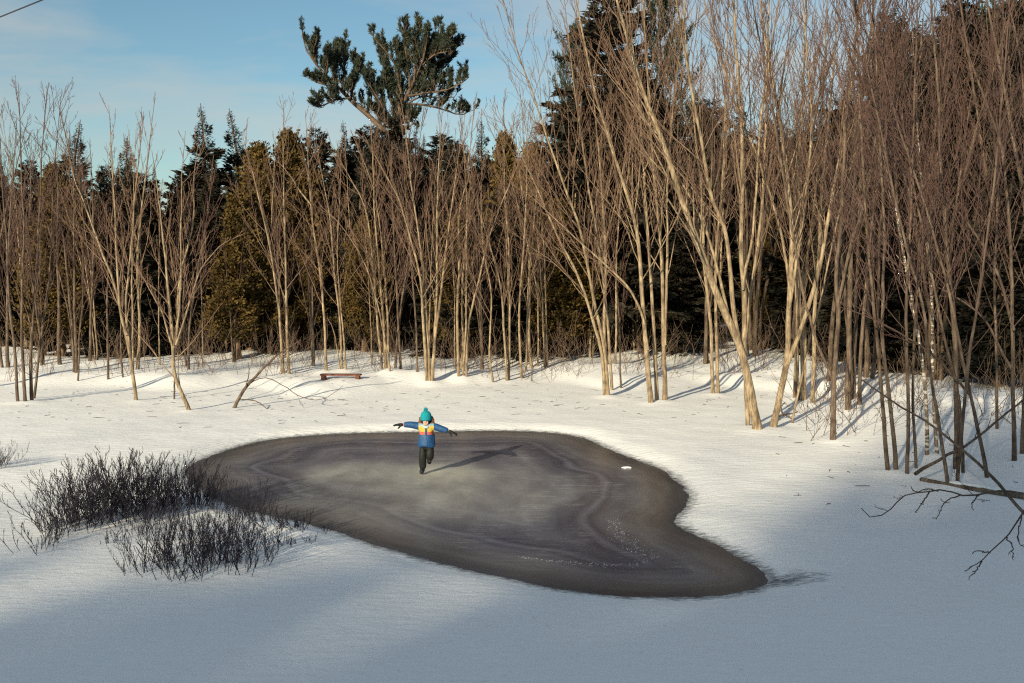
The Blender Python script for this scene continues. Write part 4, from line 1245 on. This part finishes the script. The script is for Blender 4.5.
# ------------------------------------------------------------------ overhead wire between two poles outside the picture
def wire():
    A = at_depth(-110, 61.5, 26.0)
    B = at_depth(130, -35.6, 13.0)
    d = B - A
    A2 = A - d * 0.25; B2 = A + d * 2.4
    P = np.array([A2 + (B2 - A2) * t for t in np.linspace(0, 1, 40)])
    P[:, 2] += 0  # nearly taut
    v, q, r = tubes(P[None], np.full((1, 40), 0.011), 6)
    tag(link('overhead_wire', mesh_np('overhead_wire', v, q, plain('wire', (0.02, 0.02, 0.03), 0.5, 0.1, 5))), 'thin dark overhead wire crossing the corner of the sky', 'wire')
    for E, lab in ((A2, 'wooden utility pole carrying the overhead wire beyond the left shore'), (B2, 'wooden utility pole carrying the overhead wire on the near shore')):
        g = gz(E[0], E[1])
        Q = np.array([[E[0], E[1] + 0.12, g - 0.5], [E[0], E[1] + 0.12, (g + E[2]) / 2], [E[0], E[1] + 0.12, E[2] + 0.4]])
        root = tag(link('utility_pole', None, loc=(E[0], E[1] + 0.12, g)), lab, 'utility pole')
        v, q, r = tubes(catmull(Q, 10)[None], np.linspace(0.15, 0.10, 10)[None], 10)
        link('post', mesh_np('post', v - np.array([E[0], E[1] + 0.12, g]), q, M_DEAD, {'radius': r}), root)
        v, q, r = tubes(np.array([[[E[0], E[1] + 0.06, E[2] - 0.10], [E[0], E[1], E[2] - 0.02], [E[0], E[1] - 0.01, E[2] + 0.03]]]), np.array([[0.03, 0.05, 0.03]]), 8)
        link('insulator', mesh_np('insulator', v - np.array([E[0], E[1] + 0.12, g]), q, plain('insulator', (0.25, 0.2, 0.18), 0.3, 0.1, 5)), root)


wire()

# ------------------------------------------------------------------ the child
def skin(name, verts, edges, radii, mat, parent, root_i=0, sub=2, loc=None):
    me = bpy.data.meshes.new(name)
    me.from_pydata(verts, edges, [])
    me.materials.append(mat)
    o = link(name, me, parent, loc)
    sk = o.modifiers.new('skin', 'SKIN')
    sk.use_smooth_shade = True
    if not me.skin_vertices:
        me.attributes.new  # layer is made by the modifier below
    bm = bmesh.new(); bm.from_mesh(me)
    lay = bm.verts.layers.skin.verify()
    bm.verts.ensure_lookup_table()
    for i, r in enumerate(radii):
        rr = r if isinstance(r, tuple) else (r, r)
        bm.verts[i][lay].radius = rr
        bm.verts[i][lay].use_root = (i == root_i)
    bm.to_mesh(me); bm.free()
    ss = o.modifiers.new('smooth', 'SUBSURF'); ss.levels = sub; ss.render_levels = sub
    return o


def jacket_material():
    m, n, l, b = new_mat('jacket_cloth')
    tc = node(n, 'ShaderNodeTexCoord')
    s = node(n, 'ShaderNodeSeparateXYZ'); l.new(tc.outputs['Object'], s.inputs['Vector'])
    blue = (0.008, 0.065, 0.19, 1)
    r = ramp(n, [(0.0, blue), (0.50, (0.55, 0.12, 0.085)), (0.60, (0.58, 0.40, 0.05)), (0.79, (0.24, 0.36, 0.40))], 'CONSTANT')
    mr = node(n, 'ShaderNodeMapRange'); mr.inputs['From Min'].default_value = 0.50; mr.inputs['From Max'].default_value = 1.06
    l.new(s.outputs['Z'], mr.inputs['Value'])
    l.new(mr.outputs['Result'], r.inputs['Fac'])
    # bands only across the chest, not on sleeves or the zip strip
    ax = node(n, 'ShaderNodeMath', operation='SUBTRACT'); ax.inputs[1].default_value = 0.095; l.new(s.outputs['X'], ax.inputs[0])
    ab = node(n, 'ShaderNodeMath', operation='ABSOLUTE'); l.new(ax.outputs[0], ab.inputs[0])
    g1 = node(n, 'ShaderNodeMath', operation='GREATER_THAN'); g1.inputs[1].default_value = 0.022; l.new(ab.outputs[0], g1.inputs[0])
    g2 = node(n, 'ShaderNodeMath', operation='LESS_THAN'); g2.inputs[1].default_value = 0.145; l.new(ab.outputs[0], g2.inputs[0])
    mm = node(n, 'ShaderNodeMath', operation='MULTIPLY'); l.new(g1.outputs[0], mm.inputs[0]); l.new(g2.outputs[0], mm.inputs[1])
    mx = node(n, 'ShaderNodeMixRGB'); mx.inputs['Color1'].default_value = blue
    l.new(mm.outputs[0], mx.inputs['Fac']); l.new(r.outputs['Color'], mx.inputs['Color2'])
    # cuffs
    g3 = node(n, 'ShaderNodeMath', operation='GREATER_THAN'); g3.inputs[1].default_value = 0.425; l.new(ab.outputs[0], g3.inputs[0])
    m2 = node(n, 'ShaderNodeMixRGB'); m2.inputs['Color2'].default_value = (0.75, 0.14, 0.10, 1)
    l.new(g3.outputs[0], m2.inputs['Fac']); l.new(mx.outputs['Color'], m2.inputs['Color1'])
    l.new(m2.outputs['Color'], b.inputs['Base Color'])
    nz = node(n, 'ShaderNodeTexNoise', Scale=28.0, Detail=3.0); l.new(tc.outputs['Object'], nz.inputs['Vector'])
    bp = node(n, 'ShaderNodeBump', Strength=0.5, Distance=0.02); l.new(nz.outputs['Fac'], bp.inputs['Height']); l.new(bp.outputs['Normal'], b.inputs['Normal'])
    b.inputs['Roughness'].default_value = 0.6
    return m


def child():
    base = (CHILD_XY[0], CHILD_XY[1], 0.0)
    root = tag(link('person', None, loc=base), 'child in teal bobble hat and blue jacket gliding on one leg, arms spread wide', 'person')
    skin_m = plain('skin', (0.62, 0.36, 0.27), 0.6, 0.06, 20)
    black = plain('snow_pants', (0.016, 0.018, 0.018), 0.6, 0.3, 20)
    glove_m = plain('glove_cloth', (0.020, 0.022, 0.024), 0.7, 0.3, 30)
    boot_m = plain('boot_leather', (0.022, 0.024, 0.028), 0.45, 0.3, 30)
    teal = plain('hat_knit', (0.010, 0.25, 0.30), 0.9, 0.2, 60)
    fur = plain('hood_fur', (0.16, 0.065, 0.03), 0.95, 0.4, 60)
    cx = 0.095
    # joints; the child leans a little towards the viewer (-y)
    pel = (cx, 0.0, 0.58); chest = (cx, -0.05, 0.86); neck = (cx, -0.07, 0.955)
    shL = (cx - 0.145, -0.05, 0.935); shR = (cx + 0.145, -0.05, 0.93)
    elL = (cx - 0.30, -0.06, 0.965); elR = (cx + 0.285, -0.07, 0.885)
    wrL = (cx - 0.445, -0.08, 0.965); wrR = (cx + 0.425, -0.09, 0.845)
    hipL = (cx - 0.06, 0.0, 0.55); hipR = (cx + 0.065, 0.0, 0.55)
    knL = (cx - 0.08, -0.04, 0.32); anL = (0.012, 0.0, 0.09)
    knR = (cx + 0.065, -0.07, 0.35); anR = (cx + 0.035, 0.20, 0.27)
    toeL = (-0.005, -0.10, 0.05); toeR = (cx + 0.03, 0.17, 0.19)
    hd = (cx - 0.005, -0.09, 1.055); top = (cx - 0.005, -0.08, 1.13); chin = (cx - 0.005, -0.135, 0.985); nose = (cx - 0.005, -0.185, 1.035)
    V = [pel, (cx, -0.025, 0.70), chest, neck, chin, hd, top, nose, shL, elL, wrL, (wrL[0] - 0.05, wrL[1], wrL[2]), shR, elR, wrR, (wrR[0] + 0.05, wrR[1], wrR[2] - 0.01), hipL, knL, anL, toeL, hipR, knR, anR, toeR]
    E = [(0, 1), (1, 2), (2, 3), (3, 4), (4, 5), (5, 6), (5, 7), (2, 8), (8, 9), (9, 10), (10, 11), (2, 12), (12, 13), (13, 14), (14, 15), (0, 16), (16, 17), (17, 18), (18, 19), (0, 20), (20, 21), (21, 22), (22, 23)]
    Rr = [0.085, 0.08, 0.085, 0.045, 0.05, (0.078, 0.085), 0.06, 0.013, 0.04, 0.032, 0.024, 0.02, 0.04, 0.032, 0.024, 0.02, 0.06, 0.045, 0.030, 0.016, 0.06, 0.045, 0.030, 0.016]
    skin('body', V, E, Rr, skin_m, root)
    # jacket
    jm = jacket_material()
    Vj = [(cx, 0.0, 0.60), (cx, -0.015, 0.70), (cx, -0.045, 0.85), (cx, -0.06, 0.945), (cx - 0.10, -0.05, 0.93), shL, elL, wrL, (cx + 0.10, -0.05, 0.93), shR, elR, wrR]
    Ej = [(0, 1), (1, 2), (2, 3), (2, 4), (4, 5), (5, 6), (6, 7), (2, 8), (8, 9), (9, 10), (10, 11)]
    Rj = [(0.12, 0.09), (0.15, 0.12), (0.155, 0.125), 0.08, 0.09, 0.08, 0.070, 0.052, 0.09, 0.08, 0.070, 0.052]
    skin('jacket', Vj, Ej, Rj, jm, root, 1)
    rows = [(0.128, 0.100, 0.80), (0.150, 0.120, 0.76), (0.158, 0.128, 0.70), (0.160, 0.138, 0.64), (0.166, 0.148, 0.58), (0.168, 0.150, 0.545), (0.152, 0.136, 0.538), (0.120, 0.100, 0.545)]
    nn = 28; aa = np.linspace(0, 2 * math.pi, nn, endpoint=False)
    hv = []
    for k, (rx, ry, zz) in enumerate(rows):
        fold = 1 + 0.035 * np.sin(aa * 5 + k * 0.9) + 0.02 * np.sin(aa * 9 - k)
        hv.append(np.stack([cx + rx * fold * np.cos(aa), -0.02 + (0.70 - zz) * 0.08 + ry * fold * np.sin(aa), np.full(nn, zz) + 0.012 * np.sin(aa * 3 + 1)], 1))
    hq = [(i * nn + k, i * nn + (k + 1) % nn, (i + 1) * nn + (k + 1) % nn, (i + 1) * nn + k) for i in range(len(rows) - 1) for k in range(nn)]
    link('jacket_skirt', mesh_np('jacket_skirt', np.vstack(hv), np.array(hq), jm), root)
    # snow pants: a pair of legs joined at the seat
    Vp = [(cx, 0.005, 0.58), hipL, knL, (0.018, 0.0, 0.19), (0.014, -0.002, 0.085), hipR, knR, (cx + 0.055, 0.10, 0.305), (cx + 0.04, 0.175, 0.275)]
    Ep = [(0, 1), (1, 2), (2, 3), (3, 4), (0, 5), (5, 6), (6, 7), (7, 8)]
    Rp = [(0.100, 0.095), 0.082, 0.080, 0.074, 0.074, 0.082, 0.08, 0.074, 0.066]
    skin('snow_pants', Vp, Ep, Rp, black, root, 0)
    # boots
    for nm, an, toe, heel, sole in (('boot', (0.012, 0.005, 0.15), (-0.012, -0.115, 0.042), (0.014, 0.045, 0.045), 1), ('boot', (cx + 0.037, 0.19, 0.275), (cx + 0.028, 0.20, 0.15), (cx + 0.036, 0.285, 0.255), 2)):
        skin(nm, [an, ((an[0] + heel[0]) / 2, (an[1] + heel[1]) / 2, (an[2] + heel[2]) / 2), heel, ((toe[0] + heel[0]) / 2, (toe[1] + heel[1]) / 2, (toe[2] + heel[2]) / 2), toe], [(0, 1), (1, 2), (1, 3), (3, 4)], [0.056, 0.056, 0.046, 0.052, 0.044], boot_m, root, 1)
    # light band round the top of the standing boot
    skin('boot_cuff', [(0.012, 0.0, 0.07), (0.012, 0.002, 0.095)], [(0, 1)], [0.056, 0.058], plain('boot_cuff', (0.3, 0.3, 0.32), 0.8, 0.1, 20), root, 0, 1)
    # gloves: palm, four fingers, thumb
    for side, w, el, tilt in ((-1, wrL, elL, 0.02), (1, wrR, elR, -0.06)):
        wv = Vector(w); d = (wv - Vector(el)).normalized(); d = Vector((d.x, d.y - 0.05, d.z + tilt)).normalized()
        f = Vector((0, -1, 0)); f = (f - d * f.dot(d)).normalized(); u = d.cross(f).normalized()
        if u.z < 0: u = -u
        v = [wv - d * 0.01, wv + d * 0.045, wv + d * 0.085]
        e = [(0, 1), (1, 2)]; rad = [0.042, (0.044, 0.034), (0.045, 0.028)]
        for k, (off, ln) in enumerate(((0.038, 0.080), (0.013, 0.092), (-0.014, 0.085), (-0.039, 0.066))):
            a = wv + d * 0.098 + f * off; b_ = a + d * ln * 0.55 - u * 0.004 + f * off * 0.25; c = b_ + d * ln * 0.45 - u * 0.014 + f * off * 0.15
            i = len(v); v += [a, b_, c]; e += [(2, i), (i, i + 1), (i + 1, i + 2)]; rad += [0.015, 0.0145, 0.012]
        a = wv + d * 0.045 + f * 0.036 - u * 0.012; b_ = a + d * 0.03 + f * 0.028 - u * 0.03; c = b_ + d * 0.03 + f * 0.006 - u * 0.022
        i = len(v); v += [a, b_, c]; e += [(1, i), (i, i + 1), (i + 1, i + 2)]; rad += [0.018, 0.016, 0.013]
        skin('glove', [tuple(p) for p in v], e, rad, glove_m, root, 0)
    # hat with bobble
    prof = [(0.100, 1.045), (0.107, 1.04), (0.110, 1.06), (0.107, 1.085), (0.108, 1.10), (0.103, 1.14), (0.088, 1.178), (0.062, 1.205), (0.03, 1.222), (0.0, 1.226)]
    hm = lathe(prof, 24)
    hat = link('hat', mesh_np('hat', hm[0] + np.array([cx - 0.005, -0.075, 0.012]), hm[1], teal), root)
    hat.rotation_euler = (0, 0, 0)
    bm = bmesh.new(); bmesh.ops.create_icosphere(bm, subdivisions=4, radius=0.038)
    rr = random.Random(2)
    for v_ in bm.verts: v_.co *= rr.uniform(0.8, 1.15)
    bm_obj('bobble', bm, teal, hat, (cx - 0.012, -0.075, 1.255))
    # fur-trimmed hood lying round the back and sides of the head
    K = 40
    a = np.linspace(-0.25, math.pi + 0.25, K)
    rng = np.random.default_rng(12)
    P = np.stack([cx + 0.002 + 0.118 * np.cos(a), -0.055 + 0.03 * np.sin(a), 1.02 + 0.115 * np.sin(a)], 1)
    vv, qq, _ = tubes(P[None], np.full((1, K), 0.034), 14, 0.13)
    link('hood_trim', mesh_np('hood_trim', vv, qq, fur), root)
    bm = bmesh.new(); bmesh.ops.create_uvsphere(bm, u_segments=20, v_segments=12, radius=1)
    for v_ in bm.verts: v_.co = Vector((cx + v_.co.x * 0.115, 0.0 + v_.co.y * 0.075, 1.02 + v_.co.z * 0.11))
    bm_obj('hood', bm, plain('hood_cloth', (0.014, 0.09, 0.28), 0.7, 0.1, 20), root, None, True)
    skin('collar', [(cx - 0.06, -0.115, 0.935), (cx - 0.02, -0.140, 0.925), (cx + 0.02, -0.140, 0.925), (cx + 0.06, -0.115, 0.935)], [(0, 1), (1, 2), (2, 3)], [0.028] * 4, plain('collar_cloth', (0.38, 0.52, 0.56), 0.8, 0.1, 20), root, 1, 1)
    # face
    dark = plain('eye', (0.03, 0.02, 0.02), 0.3, 0.1, 5); lip = plain('lip', (0.5, 0.17, 0.15), 0.5, 0.1, 5)
    for sx in (-1, 1):
        bm = bmesh.new(); bmesh.ops.create_uvsphere(bm, u_segments=10, v_segments=6, radius=0.010)
        bm_obj('eye', bm, dark, root, (cx - 0.005 + sx * 0.030, -0.160, 1.048), True)
    skin('mouth', [(cx - 0.022, -0.163, 1.003), (cx - 0.005, -0.170, 1.000), (cx + 0.012, -0.163, 1.003)], [(0, 1), (1, 2)], [0.004, 0.006, 0.004], lip, root, 1, 1)


def lathe(prof, n):
    a = np.linspace(0, 2 * math.pi, n, endpoint=False)
    v = np.vstack([np.stack([r * np.cos(a), r * np.sin(a), np.full(n, z)], 1) for r, z in prof])
    q = []
    for i in range(len(prof) - 1):
        for k in range(n):
            q.append((i * n + k, i * n + (k + 1) % n, (i + 1) * n + (k + 1) % n, (i + 1) * n + k))
    return v, np.array(q)


child()

# frost feathers where old skate marks refroze
def frost():
    rng = np.random.default_rng(44)
    path = catmull([on_flat(612, 520)[:2], on_flat(620, 535)[:2], on_flat(633, 548)[:2], on_flat(652, 558)[:2], on_flat(640, 563)[:2], on_flat(610, 565)[:2], on_flat(560, 562)[:2], on_flat(520, 557)[:2]], 200)
    n = 330
    i = rng.integers(0, 200, n)
    wdt = np.interp(i, [0, 60, 110, 200], [0.05, 0.11, 0.06, 0.025])
    xy = path[i] + rng.normal(size=(n, 2)) * wdt[:, None]
    s = rng.uniform(0.004, 0.013, n)
    ang = rng.uniform(0, 6.28, n)
    vs, qs = [], []
    for k in range(n):
        c, si = math.cos(ang[k]), math.sin(ang[k])
        for dx, dy, z in ((-1, -.5, .0), (1, -.6, .0), (1.1, .5, .0), (-.9, .6, .0), (-.4, -.2, .6), (.5, -.2, .6), (.4, .25, .6), (-.4, .2, .6)):
            vs.append((xy[k, 0] + s[k] * (dx * c - dy * si), xy[k, 1] + s[k] * (dx * si + dy * c), 0.001 + z * s[k] * 0.5))
        o = k * 8
        qs += [(o + 4, o + 5, o + 6, o + 7), (o, o + 1, o + 5, o + 4), (o + 1, o + 2, o + 6, o + 5), (o + 2, o + 3, o + 7, o + 6), (o + 3, o, o + 4, o + 7)]
    tag(link('frost', mesh_np('frost', np.array(vs), np.array(qs), plain('frost', (0.42, 0.43, 0.46), 0.7, 0.05, 10))), 'scattered white frost crumbs along old cracks in the ice', 'frost', kind='stuff')


frost()


def litter():
    """bits of twig and bark that have dropped on the snow"""
    rng = np.random.default_rng(61)
    N = 420
    px = rng.uniform(0, 1024, N); Y = 23.5 + 12 * rng.uniform(0, 1, N) ** 0.7
    Y = np.where(px > 780, rng.uniform(16, 30, N), Y)
    x = (px - 512) / F * Y
    sd = pond_sd(x, Y); x, Y = x[sd > 1.0], Y[sd > 1.0]; N = len(x)
    z = base_h(x, Y) + 0.012
    a = rng.uniform(0, 6.28, N); L = rng.uniform(0.05, 0.32, N) ** 1.1
    d = np.stack([np.cos(a), np.sin(a), rng.uniform(-0.02, 0.10, N)], 1) * (L / 2)[:, None]
    c = np.stack([x, Y, z], 1)
    P = np.stack([c - d, c + rng.normal(size=(N, 3)) * np.array([0.01, 0.01, 0.004]), c + d], 1)
    v, q, r = tubes(P, np.repeat(rng.uniform(0.003, 0.007, N)[:, None], 3, 1), 3)
    tag(link('twig_litter', mesh_np('twig_litter', v, q, M_DEAD, {'radius': r})), 'bits of fallen twig and bark scattered on the snow', 'litter', kind='stuff')


litter()
build_ground()
